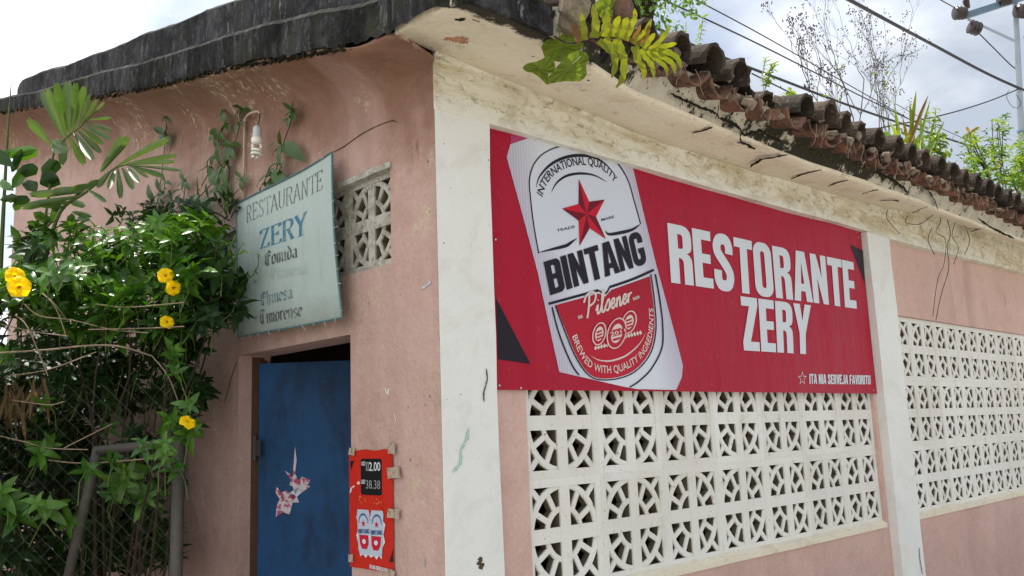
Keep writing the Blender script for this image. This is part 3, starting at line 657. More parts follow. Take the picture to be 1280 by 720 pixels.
# ---- cracks on the pink wall and pillar
def lw(px, py, off=.002): return onX(px, py, LX-off)
crust('crack', [lw(*q) for q in ((417, 190), (430, 183), (447, 171), (460, 163), (475, 156), (490, 151), (497, 153))], 'dirt', bld, .0016, Vector((-1, 0, 0)), 71)
crust('crack', [onY(q[0], q[1], YP-.003) for q in ((608, 461), (609, 475), (605, 490), (605, 502))], 'black', bld, .0022, Vector((0, -1, 0)), 72)
crust('paint_fleck', [onY(q[0], q[1], YP-.003) for q in ((586, 535), (584, 548), (577, 562), (575, 580), (566, 590))], plain('old mint paint', (.35, .52, .46), .8), bld, .0045, Vector((0, -1, 0)), 73)
crust('paint_fleck', [onY(q[0], q[1], YP-.003) for q in ((600, 696), (601, 704), (602, 712))], 'dirt', bld, .010, Vector((0, -1, 0)), 74)
crust('crack', [onY(q[0], q[1], YP-.003) for q in ((1149, 685), (1150, 700), (1153, 718))], 'dirt', bld, .003, Vector((0, -1, 0)), 75)
crust('crack', [lw(*q) for q in ((296, 452), (290, 470), (286, 485), (281, 503))], 'dirt', bld, .0018, Vector((-1, 0, 0)), 76)
crust('paint_fleck', [lw(*q) for q in ((482, 485), (484, 492), (486, 486), (485, 495))], 'white_paint', bld, .0020, Vector((-1, 0, 0)), 77)
crust('paint_fleck', [lw(*q) for q in ((493, 517), (495, 527))], 'white_paint', bld, .0015, Vector((-1, 0, 0)), 78)
crust('paint_fleck', [lw(*q) for q in ((526, 361), (533, 357), (539, 352))], plain('pale blue fleck', (.5, .56, .62), .8), bld, .005, Vector((-1, 0, 0)), 79)
crust('paint_fleck', [lw(*q) for q in ((532, 697), (531, 708))], plain('grey blue fleck', (.30, .36, .36), .8), bld, .008, Vector((-1, 0, 0)), 80)

# ---- blue door, slightly ajar
hinge = Vector((LX+.085, DY1-.02, 0)); q = onZ(436, 449, DZ-.03)
dirv = Vector((q.x-hinge.x, q.y-hinge.y, 0)).normalized()
nrm_d = Vector((-dirv.y, dirv.x, 0)); nrm_d = nrm_d if nrm_d.x < 0 else -nrm_d
b = MB()
h0, h1 = hinge, hinge+dirv*.86; tk = -nrm_d*.035
vs = [h0+Vector((0, 0, .03)), h1+Vector((0, 0, .03)), h1+tk+Vector((0, 0, .03)), h0+tk+Vector((0, 0, .03))]
vs += [v+Vector((0, 0, DZ-.065)) for v in vs]
b.add(vs, [(0, 1, 2, 3), (4, 7, 6, 5), (0, 4, 5, 1), (1, 5, 6, 2), (2, 6, 7, 3), (3, 7, 4, 0)]); door = b.build('door', 'blue', bld); door['label'] = 'blue metal door standing slightly ajar'
b = MB()
hz = onX(318, 560, LX+.08); c0 = Vector((LX+.075, DY1-.004, hz.z)); b.tube([c0-Vector((0, 0, .045)), c0+Vector((0, 0, .045))], .009, 10); b.tube([c0-Vector((0, 0, .052)), c0-Vector((0, 0, .045))], .011, 10); b.tube([c0+Vector((0, 0, .045)), c0+Vector((0, 0, .052))], .011, 10); b.tube([c0-Vector((0, 0, .002)), c0+Vector((0, 0, .002))], .0105, 10)
b.box((c0.x-.002, c0.y-.05, c0.z-.035), (c0.x+.004, c0.y, c0.z+.035)); b.build('hinge', 'dark_metal', door)
def on_door(px, py, off=.003):
    d = ray(px, py); t = (h0-CPOS).dot(nrm_d)/d.dot(nrm_d); return CPOS+d*t+nrm_d*off
def poly_faces(outer, holes=()):
    polys = [[Vector((x, y, 0)) for x, y in outer]]+[[Vector((x, y, 0)) for x, y in h] for h in holes]
    tr = tessellate_polygon(polys); vs = [(p.x, p.y) for q in polys for p in q]; return vs, [tuple(t) for t in tr]
b = MB()
for pl in ([(369, 558), (371, 575), (369, 592), (373, 600), (378, 596), (388, 600), (385, 606), (388, 608), (377, 616), (374, 611), (369, 618), (366, 608), (362, 606), (364, 600), (356, 588), (362, 592), (366, 597)],
           [(346, 608), (352, 616), (358, 613), (371, 620), (374, 628), (366, 628), (362, 643), (354, 640), (345, 646), (346, 632), (350, 624), (345, 616)]):
    vs, fs = poly_faces(pl); b.add([on_door(*v) for v in vs], fs)
b.build('torn_sticker', 'sticker', door)
b = MB(); b.add([on_door(*v) for v in ((360, 618), (372, 609), (379, 614), (368, 624))], [(0, 1, 2, 3)]); b.build('door_scrape', 'v_silver', door)
# door frame strip on the hinge side
b = MB(); b.box((LX+.06, DY1-.001, .02), (LX+.12, DY1+.0005+.03, DZ-.005)); b.box((LX+.10, DY1-.014, .02), (LX+.125, DY1-.002, DZ-.02)); b.build('door_frame', 'rust', bld)


# ============================================================ LETTERING
def rr_(x0, y0, x1, y1, r, n=5, corners=(1, 1, 1, 1)):
    o = []
    for k, (cx, cy, a0) in enumerate(((x1-r, y1-r, 0), (x0+r, y1-r, 90), (x0+r, y0+r, 180), (x1-r, y0+r, 270))):
        if corners[k]: o += [(cx+r*math.cos(math.radians(a0+90*i/n)), cy+r*math.sin(math.radians(a0+90*i/n))) for i in range(n+1)]
        else: o.append(((x1, y1), (x0, y1), (x0, y0), (x1, y0))[k])
    return o
def ribbon2(pts, w, taper=False):
    P = pts; n = len(P); a_, b_ = [], []
    for i in range(n):
        t = np.array(P[min(i+1, n-1)], float)-np.array(P[max(i-1, 0)], float); t /= (np.linalg.norm(t)+1e-9); q = np.array((-t[1], t[0]))
        ww = w/2 if not taper else w/2*math.sin(math.pi*(i+.35)/(n-.3))
        a_.append(tuple(np.array(P[i])+q*ww)); b_.append(tuple(np.array(P[i])-q*ww))
    return a_+b_, [(i, i+1, n+i+1, n+i) for i in range(n-1)]
def sm2(p, k=5): return [(v.x, v.y) for v in smooth_pts([(x, y, 0) for x, y in p], k)]
HV = {  # heavy condensed capitals, 10 high: outer, holes, advance
 'E': ([(0,0),(4.4,0),(4.4,1.7),(2,1.7),(2,4.25),(4.05,4.25),(4.05,5.85),(2,5.85),(2,8.3),(4.35,8.3),(4.35,10),(0,10)], (), 4.8),
 'F': ([(0,0),(2,0),(2,4.2),(4,4.2),(4,5.8),(2,5.8),(2,8.3),(4.3,8.3),(4.3,10),(0,10)], (), 4.6),
 'T': ([(1.55,0),(3.55,0),(3.55,8.3),(5.1,8.3),(5.1,10),(0,10),(0,8.3),(1.55,8.3)], (), 5.3),
 'Z': ([(0,0),(4.7,0),(4.7,1.7),(2.25,1.7),(4.7,8.5),(4.7,10),(.2,10),(.2,8.3),(2.35,8.3),(0,1.6)], (), 5.1),
 'Y': ([(1.75,0),(3.75,0),(3.75,4),(5.5,10),(3.5,10),(2.75,6.6),(2,10),(0,10),(1.75,4)], (), 5.6),
 'N': ([(0,0),(1.8,0),(1.8,5.2),(3.3,0),(5.1,0),(5.1,10),(3.3,10),(3.3,5.3),(1.9,10),(0,10)], (), 5.6),
 'I': ([(0,0),(2,0),(2,10),(0,10)], (), 2.5),
 'V': ([(1.6,0),(3.8,0),(5.4,10),(3.4,10),(2.7,3.6),(2,10),(0,10)], (), 5.5),
 'A': ([(0,0),(1.95,0),(2.2,2),(3.5,2),(3.75,0),(5.7,0),(4.15,10),(1.55,10)], ([(2.38,3.5),(3.32,3.5),(2.85,7.8)],), 5.9),
 'O': (rr_(0,-.12,5.2,10.12,2.1,8), (rr_(2,1.5,3.2,8.5,.6),), 5.7),
 'U': ([(0,10)]+[p for p in rr_(0,-.12,5.2,6,2.1,8)[18:]]+[(5.2,10),(3.2,10)]+[(3.2,2),(3.0,1.5),(2.6,1.4),(2.2,1.5),(2,2)]+[(2,10)], (), 5.7),
 'B': (rr_(0,0,5.1,10,1.5,5,(1,0,0,1)), (rr_(2,1.6,3.15,4.3,.5,4,(1,0,0,1)), rr_(2,5.8,3.1,8.4,.5,4,(1,0,0,1))), 5.5),
 'R': ([(0,0),(2,0),(2,4.35),(2.6,4.3),(3,3.9),(3.05,3.3),(3.05,0),(5.05,0),(5.05,3.3),(4.95,4.3),(4.5,4.95),(3.9,5.2),(4.6,5.55),(5,6.1),(5.1,7),(5.1,8.2),(4.85,9.1),(4.2,9.75),(3.2,10),(0,10)], (rr_(2,5.95,3.1,8.4,.45,4,(1,0,0,1)),), 5.5),
 'J': ([(0,2.6),(1.9,2.6),(1.9,1.8),(2.3,1.5),(2.6,1.9),(2.6,10),(4.6,10),(4.6,1.8),(4.1,.5),(3.2,-.1),(1.5,-.1),(.5,.5),(0,1.6)], (), 5.1)}
def heavy(text):
    out = []; x = 0
    for ch in text:
        if ch == ' ': x += 2.6; continue
        if ch in 'SG':
            if ch == 'S': c = sm2([(4.05,6.6),(4.05,7.9),(3.5,8.95),(2.6,9.15),(1.6,8.9),(1.02,7.9),(1.15,6.7),(2.2,5.5),(3.4,4.2),(4.1,3.0),(4.05,1.9),(3.5,1.0),(2.5,.82),(1.5,1.0),(1.0,2.0),(1.0,3.5)], 4)
            else: c = sm2([(4.15,6.6),(4.15,8.0),(3.6,8.95),(2.6,9.15),(1.5,8.9),(1.0,7.8),(1.0,5),(1.0,2.1),(1.5,1.05),(2.5,.85),(3.5,1.05),(4.05,2.0),(4.1,4.6)], 4)
            vs, fs = ribbon2(c, 1.95); out.append(([(a+x, b) for a, b in vs], fs))
            if ch == 'G': out.append(([(x+2.7, 3.6), (x+5.08, 3.6), (x+5.08, 5.0), (x+2.7, 5.0)], [(0, 1, 2, 3)]))
            x += 5.5; continue
        o, h, ad = HV[ch]; vs, fs = poly_faces(o, h); out.append(([(a+x, b) for a, b in vs], fs)); x += ad
    return out, x-.4, 10
def bfont(text, bold=0, shear=0):
    c = bpy.data.curves.new('t', 'FONT'); c.body = text; c.offset = bold; c.shear = shear; c.resolution_u = 3
    o = bpy.data.objects.new('t', c); COL.objects.link(o); dg = bpy.context.evaluated_depsgraph_get(); me = bpy.data.meshes.new_from_object(o.evaluated_get(dg))
    vs = [(v.co.x, v.co.y) for v in me.vertices]; fs = [tuple(p.vertices) for p in me.polygons]
    bpy.data.objects.remove(o); bpy.data.curves.remove(c); bpy.data.meshes.remove(me)
    x0 = min(v[0] for v in vs); x1 = max(v[0] for v in vs); return [([(a-x0, b) for a, b in vs], fs)], x1-x0, .73
NB = {
 'i': ([[(.05,.88),(.2,1),(.2,.1),(.33,0)], [(.16,1.32),(.25,1.38)]], .42), 'n': ([[(.05,.9),(.14,1),(.14,0)], [(.14,.85),(.38,1),(.5,.88),(.5,.08),(.6,0)]], .68),
 'm': ([[(.05,.9),(.14,1),(.14,0)], [(.14,.85),(.34,1),(.44,.88),(.44,0)], [(.44,.85),(.64,1),(.74,.88),(.74,.08),(.84,0)]], .92),
 'o': ([[(.3,1),(.1,.82),(.1,.18),(.3,0),(.5,.18),(.5,.82),(.3,1)]], .64), 'd': ([[(.3,1),(.1,.82),(.1,.18),(.3,0),(.5,.18),(.5,.95),(.15,1.5)]], .64),
 'a': ([[(.1,.88),(.3,1),(.5,.86),(.5,.08),(.6,0)], [(.5,.58),(.12,.42),(.12,.12),(.28,0),(.5,.16)]], .68), 'e': ([[(.12,.46),(.48,.62),(.48,.84),(.3,1),(.1,.82),(.1,.18),(.3,0),(.5,.14)]], .6),
 's': ([[(.5,.88),(.3,1),(.1,.8),(.14,.6),(.46,.42),(.5,.18),(.3,0),(.08,.12)]], .62), 'r': ([[(.05,.9),(.14,1),(.14,0)], [(.14,.84),(.32,1),(.44,.88)]], .5),
 'h': ([[(.14,1.5),(.14,0)], [(.14,.85),(.38,1),(.5,.85),(.5,.15),(.38,-.15)]], .68), 'C': ([[(.78,1.2),(.5,1.5),(.12,1.2),(.12,.25),(.45,0),(.8,.22)], [(.42,1.42),(.42,.1)], [(.5,1.0),(.75,.9)]], .92),
 'T': ([[(.05,1.3),(.25,1.5),(.82,1.38)], [(.5,1.38),(.14,1.08),(.14,.25),(.45,0),(.8,.22)], [(.48,1.2),(.48,.1)]], .92)}
SF = {
 'R': ([[(.12,0),(.12,1.4)], [(.12,1.4),(.5,1.4),(.68,1.24),(.68,.92),(.5,.74),(.12,.72)], [(.42,.72),(.72,0)], [(0,0),(.26,0)], [(0,1.4),(.2,1.4)], [(.62,0),(.84,0)]], .92),
 'E': ([[(.12,0),(.12,1.4)], [(.12,1.4),(.66,1.4),(.68,1.18)], [(.12,.72),(.52,.72)], [(.5,.85),(.5,.6)], [(.12,0),(.68,0),(.72,.24)], [(0,0),(.2,0)], [(0,1.4),(.2,1.4)]], .86),
 'S': ([[(.62,1.15),(.5,1.38),(.24,1.4),(.1,1.15),(.2,.86),(.54,.6),(.66,.3),(.5,.02),(.22,0),(.08,.28)]], .8),
 'T': ([[(.03,1.18),(.05,1.4),(.78,1.4),(.8,1.18)], [(.41,1.4),(.41,0)], [(.27,0),(.56,0)]], .88),
 'A': ([[(.02,0),(.38,1.4)], [(.38,1.4),(.74,0)], [(.13,.45),(.6,.45)], [(-.06,0),(.12,0)], [(.62,0),(.86,0)]], .9),
 'U': ([[(.12,1.4),(.12,.25),(.3,0),(.52,0),(.68,.25),(.68,1.4)], [(0,1.4),(.24,1.4)], [(.58,1.4),(.8,1.4)]], .9),
 'N': ([[(.12,0),(.12,1.4)], [(.12,1.4),(.68,0)], [(.68,0),(.68,1.4)], [(0,0),(.24,0)], [(.58,1.4),(.8,1.4)]], .92),
 'Z': ([[(.1,1.15),(.1,1.4),(.68,1.4)], [(.68,1.4),(.08,0)], [(.08,0),(.68,0),(.72,.28)]], .9),
 'Y': ([[(.04,1.4),(.38,.72)], [(.38,.72),(.72,1.4)], [(.38,.72),(.38,0)], [(.24,0),(.52,0)], [(-.06,1.4),(.16,1.4)], [(.6,1.4),(.82,1.4)]], .86)}
def nib(text, tab, nx=.10, ny=.06, hgt=1.5):
    out = []; x = 0
    for ch in text:
        st, ad = tab[ch]
        for s_ in st:
            for (ax_, ay), (bx_, by) in zip(s_, s_[1:]):
                n_ = [(ax_-nx+x, ay-ny), (ax_+nx+x, ay+ny), (bx_+nx+x, by+ny), (bx_-nx+x, by-ny)]
                out.append((n_, [(0, 1, 2, 3)]))
        x += ad
    return out, x, hgt
def strokes(text, w=.16):   # flowing script
    SC = {'P': ([[(.1,0),(.25,.8),(.3,1.6)], [(-.15,1.2),(.05,1.65),(.5,1.8),(.85,1.5),(.7,1.0),(.25,.8)]], .85),
     'i': ([[(0,.3),(.15,.7),(.12,.1),(.3,.1),(.42,.4)], [(.17,1.0),(.2,1.06)]], .4), 'l': ([[(0,.3),(.25,1.2),(.3,1.65),(.15,1.4),(.1,.2),(.28,.05),(.42,.4)]], .4),
     's': ([[(0,.3),(.28,.85),(.38,.45),(.25,.05),(.05,.12)], [(.3,.1),(.46,.4)]], .45), 'e': ([[(0,.3),(.3,.45),(.34,.72),(.18,.75),(.08,.3),(.22,.02),(.5,.35)]], .48),
     'n': ([[(.02,.7),(.1,.6),(.05,0)], [(.08,.4),(.28,.75),(.36,.55),(.34,.1),(.45,.05),(.58,.35)]], .56), 'r': ([[(.05,.5),(.1,.75),(.06,0)], [(.08,.4),(.25,.72),(.4,.68)]], .5)}
    out = []; x = 0
    for ch in text:
        st, ad = SC[ch]
        for s_ in st: vs, fs = ribbon2(sm2(s_, 4), w); out.append(([(a+x+.25*b_, b_) for a, b_ in vs], fs))
        x += ad
    return out, x, .85
def put_text(lay, fn, name, mat, parent, eps=0.00006, nrm=Vector((0, -1, 0)), fit=None):
    """fn maps (s in 0..1, t in 0..1 of cap height) to a 3D point"""
    polys, wd, hg = lay; b = MB()
    if parent.name.startswith('banner'):
        f0 = fn; L0 = f0(0, 0); lo_ = L0.y-(YB+ban_wob(L0.x, L0.z))
        fn = lambda s_, t_: (lambda q: Vector((q.x, YB+ban_wob(q.x, q.z)+lo_, q.z)))(f0(s_, t_))
    for k, (vs, fs) in enumerate(polys):
        o = nrm*(eps*(k % 5)); b.add([fn(v[0]/wd, v[1]/hg)+o for v in vs], fs)
    return b.build(name, mat, parent)
def quad_fn(un, TL, TR, BR, BL):
    a, b_, c, d = (un(*q) for q in (TL, TR, BR, BL))
    return lambda s, t: (d*(1-s)+c*s)*(1-t)+(a*(1-s)+b_*s)*t
def arc_fn(path, h):   # letters along a path of 3D points, standing up by h (upwards given by side)
    P = smooth_pts(path, 8); Ls = [0]
    for a, b_ in zip(P, P[1:]): Ls.append(Ls[-1]+(b_-a).length)
    def fn(s, t):
        q = s*Ls[-1]; i = max(0, min(len(P)-2, next((j for j in range(len(Ls)-1) if Ls[j+1] >= q), len(P)-2)))
        f = (q-Ls[i])/(Ls[i+1]-Ls[i]); p = P[i]*(1-f)+P[i+1]*f; tg = (P[i+1]-P[i]).normalized()
        return p+NRM_FOR(tg)*h*t
    return fn

# ---------------------------------------------------------------- BANNER
ban = thing('banner', (1.68, YB, 1.75), 'wide red vinyl banner with a tilted silver beer can and white words RESTORANTE ZERY', 'banner')
BX = [onY(612, 154, YB), onY(1078, 290, YB), onY(1097, 492, YB), onY(623, 487, YB)]
bx0, bx1, bz0, bz1 = P1R+.004, P2L-.012, (BX[2].z+BX[3].z)/2, (BX[0].z+BX[1].z)/2+.004
def ban_wob(x, z): return .0035*math.sin(x*2.1+z*1.3)+.0028*math.sin(x*5.3-z*4)+.0007*math.sin(x*11+z*9)
b = MB(); nx_, nz_ = 60, 16; rows = []
for i in range(nx_+1):
    x = bx0+(bx1-bx0)*i/nx_; rows.append([(x, YB+ban_wob(x, bz0+(bz1-bz0)*j/nz_), bz0+(bz1-bz0)*j/nz_) for j in range(nz_+1)])
b.loft(rows, closed=False); back = [[(x, y+.0015, z) for x, y, z in r] for r in rows]; b.loft([r[::-1] for r in back], closed=False)
b.build('banner_sheet', 'ban_red', ban, True)
def bn(px, py, lay=0):
    p = onY(px, py, YB); return Vector((p.x, p.y+ban_wob(p.x, p.z)-.0012-.0007*lay, p.z))
def bclip(pts):  # keep within the sheet
    return pts
def ban_poly(name, pts, mat, lay, holes=()):
    vs, fs = poly_faces(pts, holes); b = MB()
    # follow the sheet: refine long faces by simple subdivision through bmesh
    import bmesh
    bm = bmesh.new(); V = [bm.verts.new((x, y, 0)) for x, y in vs]
    for f in fs:
        try: bm.faces.new([V[i] for i in f])
        except ValueError: pass
    for _ in range(3):
        es = [e for e in bm.edges if e.calc_length() > 22]
        if es: bmesh.ops.subdivide_edges(bm, edges=es, cuts=1, use_grid_fill=False)
        bmesh.ops.triangulate(bm, faces=bm.faces)
    bm.verts.index_update(); b.add([bn(v.co.x, v.co.y, lay) for v in bm.verts], [tuple(v.index for v in f.verts) for f in bm.faces]); bm.free()
    return b.build(name, mat, ban)
def ban_line(name, pts, w, mat, lay, taper=False):
    vs, fs = ribbon2(sm2(pts, 6), w, taper); b = MB(); b.add([bn(*v, lay) for v in vs], fs); return b.build(name, mat, ban)
def top_at(x): return 154+(x-612)*(290-154)/(1078-612)+1.2
can = [(636.5, 181), (664, top_at(664)+1)]+[(x, top_at(x)) for x in (700, 745, 790)]+[(796, 232), (819, 330), (852, 457), (850.5, 472), (843.5, 487.5), (795, 486.5), (778, 483.5), (699, 465), (671, 341), (632, 197)]
ban_poly('pink_corner', [(638, top_at(638)), (664, top_at(664)), (636.5, 181)], 'v_pinkish', 0)
ban_poly('can_print', can, 'can', 1)
arch = [(672, 317), (666, 285), (661.5, 250), (660, 224), (666.5, 204), (680.5, 190.5), (704, 183), (735, 188), (766.7, 201), (783, 223), (792, 251), (800, 280)]
ban_poly('can_label', arch, 'v_silver', 2)
ban_line('arch_line', arch, 1.5, 'v_black', 3)
ban_line('arch_foot', [(671.5, 316), (690, 311.5), (706, 307.5), (713, 303), (720, 298)], 4.2, 'v_black', 4, True)
ban_line('arch_foot', [(755.6, 288.5), (760, 293), (775, 291), (790, 287), (800, 280)], 4.2, 'v_black', 4, True)
ban_line('thick_arch', [(668, 236), (672, 222), (684, 208), (700, 199), (719, 195), (740, 197), (756, 206), (769.5, 221)], 4.0, 'v_black', 4, True)
ban_line('thin_arch', [(687, 241.5), (693, 230), (705, 221), (722, 217.5), (741, 219.5), (758, 228)], 3.2, 'v_black', 4, True)
NRM_FOR = lambda tg: Vector((-tg.z, 0, tg.x))
put_text(bfont('INTERNATIONAL QUALITY', .012), arc_fn([bn(x, y, 4) for x, y in ((676, 247), (680, 234), (689, 221), (704, 211.5), (722, 207), (742, 208.5), (757, 216.5), (767.5, 229))], .034), 'lettering', 'v_black', ban)
put_text(bfont('TRADE', .008), quad_fn(lambda x, y: bn(x, y, 4), (694, 287), (716.5, 281.8), (717.3, 285.2), (694.8, 290.4)), 'lettering', 'v_black', ban)
put_text(bfont('MARK', .008), quad_fn(lambda x, y: bn(x, y, 4), (750, 273.4), (767, 269), (767.8, 272.4), (750.8, 277)), 'lettering', 'v_black', ban)
# five pointed star with dark and light facets
tips = [(721.4, 224.5), (754.6, 249.8), (756, 299), (723, 308), (700.4, 261.3)]; cen = (731.5, 268)
b = MB(); b2 = MB()
for i in range(5):
    t0 = tips[i]; t1 = tips[(i+1) % 5]; t_1 = tips[i-1]
    def inner(a, c):
        mx_, my_ = (a[0]+c[0])/2, (a[1]+c[1])/2; return (cen[0]+(mx_-cen[0])*.50, cen[1]+(my_-cen[1])*.50)
    n1_, n0_ = inner(t0, t1), inner(t_1, t0)
    b.add([bn(*q, 5) for q in (cen, n0_, t0)], [(0, 1, 2)]); b2.add([bn(*q, 5) for q in (cen, t0, n1_)], [(0, 1, 2)])
b.build('star', 'v_star_d', ban); b2.build('star', 'v_star', ban)
put_text(heavy('BINTANG'), quad_fn(lambda x, y: bn(x, y, 5), (677.8, 328), (799, 289), (808, 329), (686.6, 369.5)), 'lettering', 'v_black', ban)
ban_line('label_bar', [(684.5, 380), (715, 371.8), (740, 365), (747, 363)], 3.2, 'v_black', 4); ban_line('label_bar', [(747, 363.2), (755.5, 367), (761, 359)], 2.0, 'v_black', 5)
ban_line('label_bar', [(761, 359), (790, 349), (815.8, 337.5)], 3.2, 'v_black', 4)
red = [(694, 381.5), (747, 367), (755.5, 371), (763, 362.5), (811, 345.5), (814.5, 377), (815.8, 412), (809, 441), (792, 462), (771, 471.5), (747, 472.8), (733, 465), (719, 443), (705, 409)]
red = red[:6]+sm2(red[5:]+[red[0]], 3)[1:-1]
ban_poly('red_label', red, 'v_red', 3)
ban_line('label_rim', [(812, 343), (816, 377), (817.4, 412), (810.5, 442), (793, 463.5), (771, 473.3), (746, 474.5), (731.5, 466), (717.5, 444), (703.5, 410), (693, 382)], 1.5, 'v_black', 5)
ban_line('can_line', [(817.5, 343), (823, 377), (826, 408), (824.5, 436), (811, 462), (796, 477), (785, 484)], 1.8, 'v_black', 5)
ban_line('can_line', [(689, 384), (696, 411), (705, 436), (715, 458), (722.6, 469)], 1.8, 'v_black', 5)
put_text(strokes('Pilsener'), quad_fn(lambda x, y: bn(x, y, 6), (728, 385), (786, 364.5), (789, 377), (731.5, 398.5)), 'lettering', 'v_cream', ban)
put_text(bfont('BIR', .02), quad_fn(lambda x, y: bn(x, y, 6), (721, 395), (727, 393), (727.8, 397), (722, 399)), 'lettering', 'v_cream', ban)
put_text(bfont('BEER', .02), quad_fn(lambda x, y: bn(x, y, 6), (788.5, 372.5), (797, 369.2), (798, 372.7), (789.5, 376)), 'lettering', 'v_cream', ban)
def ell(cx, cy, rx, ry, n=26): return [(cx+rx*math.cos(i*math.tau/n)*.985-ry*math.sin(i*math.tau/n)*.1, cy+ry*math.sin(i*math.tau/n)+rx*math.cos(i*math.tau/n)*-.2) for i in range(n)]
for i, (cx, cy, rx, ry) in enumerate(((747.5, 417.5, 9.5, 15), (784, 403, 10, 15), (768.5, 417, 13, 20))):
    ban_poly('medallion', ell(cx, cy, rx, ry), 'v_red', 6+2*(i == 2)); ban_poly('medallion', ell(cx, cy, rx-.6, ry-.6), 'v_cream', 7+2*(i == 2), (ell(cx, cy, rx-2, ry-2)[::-1],))
    ban_poly('medallion', ell(cx, cy, rx*.55, ry*.6), 'v_cream', 7+2*(i == 2))
    for k in range(3): ban_poly('medallion', [(cx-rx*.42, cy-ry*(.3-.28*k)+2), (cx+rx*.42, cy-ry*(.3-.28*k)-1), (cx+rx*.3, cy-ry*(.2-.28*k)), (cx-rx*.3, cy-ry*(.2-.28*k)+2.5)], 'v_red', 8+2*(i == 2))
ban_poly('medallion', [(758, 416), (780, 410), (781, 416), (759, 422)], 'v_red', 10)
put_text(bfont('2011', .015), quad_fn(lambda x, y: bn(x, y, 11), (760, 416), (778.5, 410.8), (779.4, 415.3), (761, 420.8)), 'lettering', 'v_cream', ban)
for (x0, y0, dx) in ((741, 434, 1), (800, 415, -1)):
    for k in range(6): ban_poly('barley_print', [(x0+dx*k*3.6, y0+dx*-.9*k+2), (x0+dx*(k*3.6+2), y0-dx*.9*k-2), (x0+dx*(k*3.6+4), y0-dx*.9*k+1), (x0+dx*(k*3.6+2), y0-dx*.9*k+4)], 'v_cream', 6)
ban_line('swoosh', [(736.7, 444.5), (746, 450), (759, 451.5), (772, 448.5), (782.8, 443), (796, 431), (805, 416)], 2.2, 'v_cream', 6, True)
put_text(bfont('BREWED WITH QUALITY INGREDIENTS', .012), arc_fn([bn(x, y, 6) for x, y in ((714, 421), (720, 437), (729, 453), (741, 463), (755, 466.5), (772, 465), (789, 457), (803, 443), (811, 425), (814, 403), (813.6, 386))], .030), 'lettering', 'v_cream', ban)
put_text(heavy('RESTORANTE'), quad_fn(lambda x, y: bn(x, y, 2), (833, 278.6), (1066, 328), (1071, 386), (837.4, 353.5)), 'lettering', 'v_white', ban)
put_text(heavy('ZERY'), quad_fn(lambda x, y: bn(x, y, 2), (925, 370.0), (1011.9, 381.5), (1012.3, 443), (930, 438)), 'lettering', 'v_white', ban)
put_text(heavy('ITA NIA SERVEJA FAVORITU'), quad_fn(lambda x, y: bn(x, y, 2), (1011, 467.3), (1088, 469.3), (1088.4, 480.5), (1011.3, 479.8)), 'lettering', 'v_white', ban)
st = []
for i in range(10):
    a = math.pi/2+i*math.pi/5; r_ = 1 if i % 2 == 0 else .42; st.append((1002.4+5.6*r_*math.cos(a), 473-9.0*r_*math.sin(a)))
ban_poly('star_outline', st, 'v_white', 1, ([(1002.4+(x-1002.4)*.78, 473+(y-473)*.78) for x, y in st][::-1],))
ban_poly('black_corner', [(1062, 305.8), (1078.2, 313.2), (1081.5, 355)], 'v_black', 1)
ban_poly('black_corner', [(619.5, 373), (663.5, 455), (622.5, 449)], 'v_black', 1)
b = MB()
for i in range(9):
    a = bn(614+i*57, 157+i*16.7, 2); b.tube([a+Vector((0, .0005, 0)), a+Vector((0, -.0025, 0))], .0035, 7)
for q in ((617.5, 300), (651, 485), (1072, 297), (1092, 488), (624, 482)): a = bn(*q, 2); b.tube([a+Vector((0, .0005, 0)), a+Vector((0, -.0025, 0))], .004, 7)
b.build('nail', 'tie', ban)
b = MB(); b.box((bx0, YB-.002, bz1-.002), (bx1, YB+.012, bz1+.010)); b.build('top_strip', 'rust', ban)  # thin brown strip along the top edge of the banner

# ---------------------------------------------------------------- OLD SIGN over the door
SX = LX-.06
sgn = thing('painted_sign', (SX, .8, 2.03), 'weathered pale green metal sign wired above the door, reading RESTAURANTE ZERY Comida Chinesa Timorense', 'sign')
S4 = [onX(*q, SX) for q in ((296, 255), (415, 190), (428, 397), (298, 422))]
def sg(s, t, off=0):  # s 0..1 left to right, t 0..1 bottom to top
    p = (S4[3]*(1-s)+S4[2]*s)*(1-t)+(S4[0]*(1-s)+S4[1]*s)*t
    p = p+Vector((-.012*math.sin(math.pi*t)*s-.006*math.sin(s*6)-off, 0, -.009*math.sin(math.pi*s)*t*t))
    return p
b = MB(); rows = [[sg(i/20, j/14) for j in range(15)] for i in range(21)]
b.loft(rows, closed=False); b.loft([[p+Vector((.004, 0, 0)) for p in r][::-1] for r in rows], closed=False); b.build('sign_sheet', 'sign', sgn, True)
b = MB(); E_ = [sg(i/20, 1, .002) for i in range(21)]+[sg(1, 1-j/14, .002) for j in range(1, 15)]+[sg(1-i/20, 0, .002) for i in range(1, 21)]+[sg(0, j/14, .002) for j in range(1, 14)]
b.tube(E_+[E_[0]], .0042, 5); b.build('sign_rim', 'sign_edge', sgn)
def sg_px(px, py):  # sign coordinates of a point in its picture (bilinear inverse by search)
    p = onX(px, py, SX); s_, t_ = .5, .5
    for _ in range(12):
        q = (S4[3]*(1-s_)+S4[2]*s_)*(1-t_)+(S4[0]*(1-s_)+S4[1]*s_)*t_
        ds = ((S4[2]-S4[3])*(1-t_)+(S4[1]-S4[0])*t_); dt_ = ((S4[0]-S4[3])*(1-s_)+(S4[1]-S4[2])*s_)
        A = np.array([[ds.y, dt_.y], [ds.z, dt_.z]]); r_ = np.array([p.y-q.y, p.z-q.z]); d = np.linalg.solve(A, r_); s_ += float(d[0]); t_ += float(d[1])
    return s_, t_
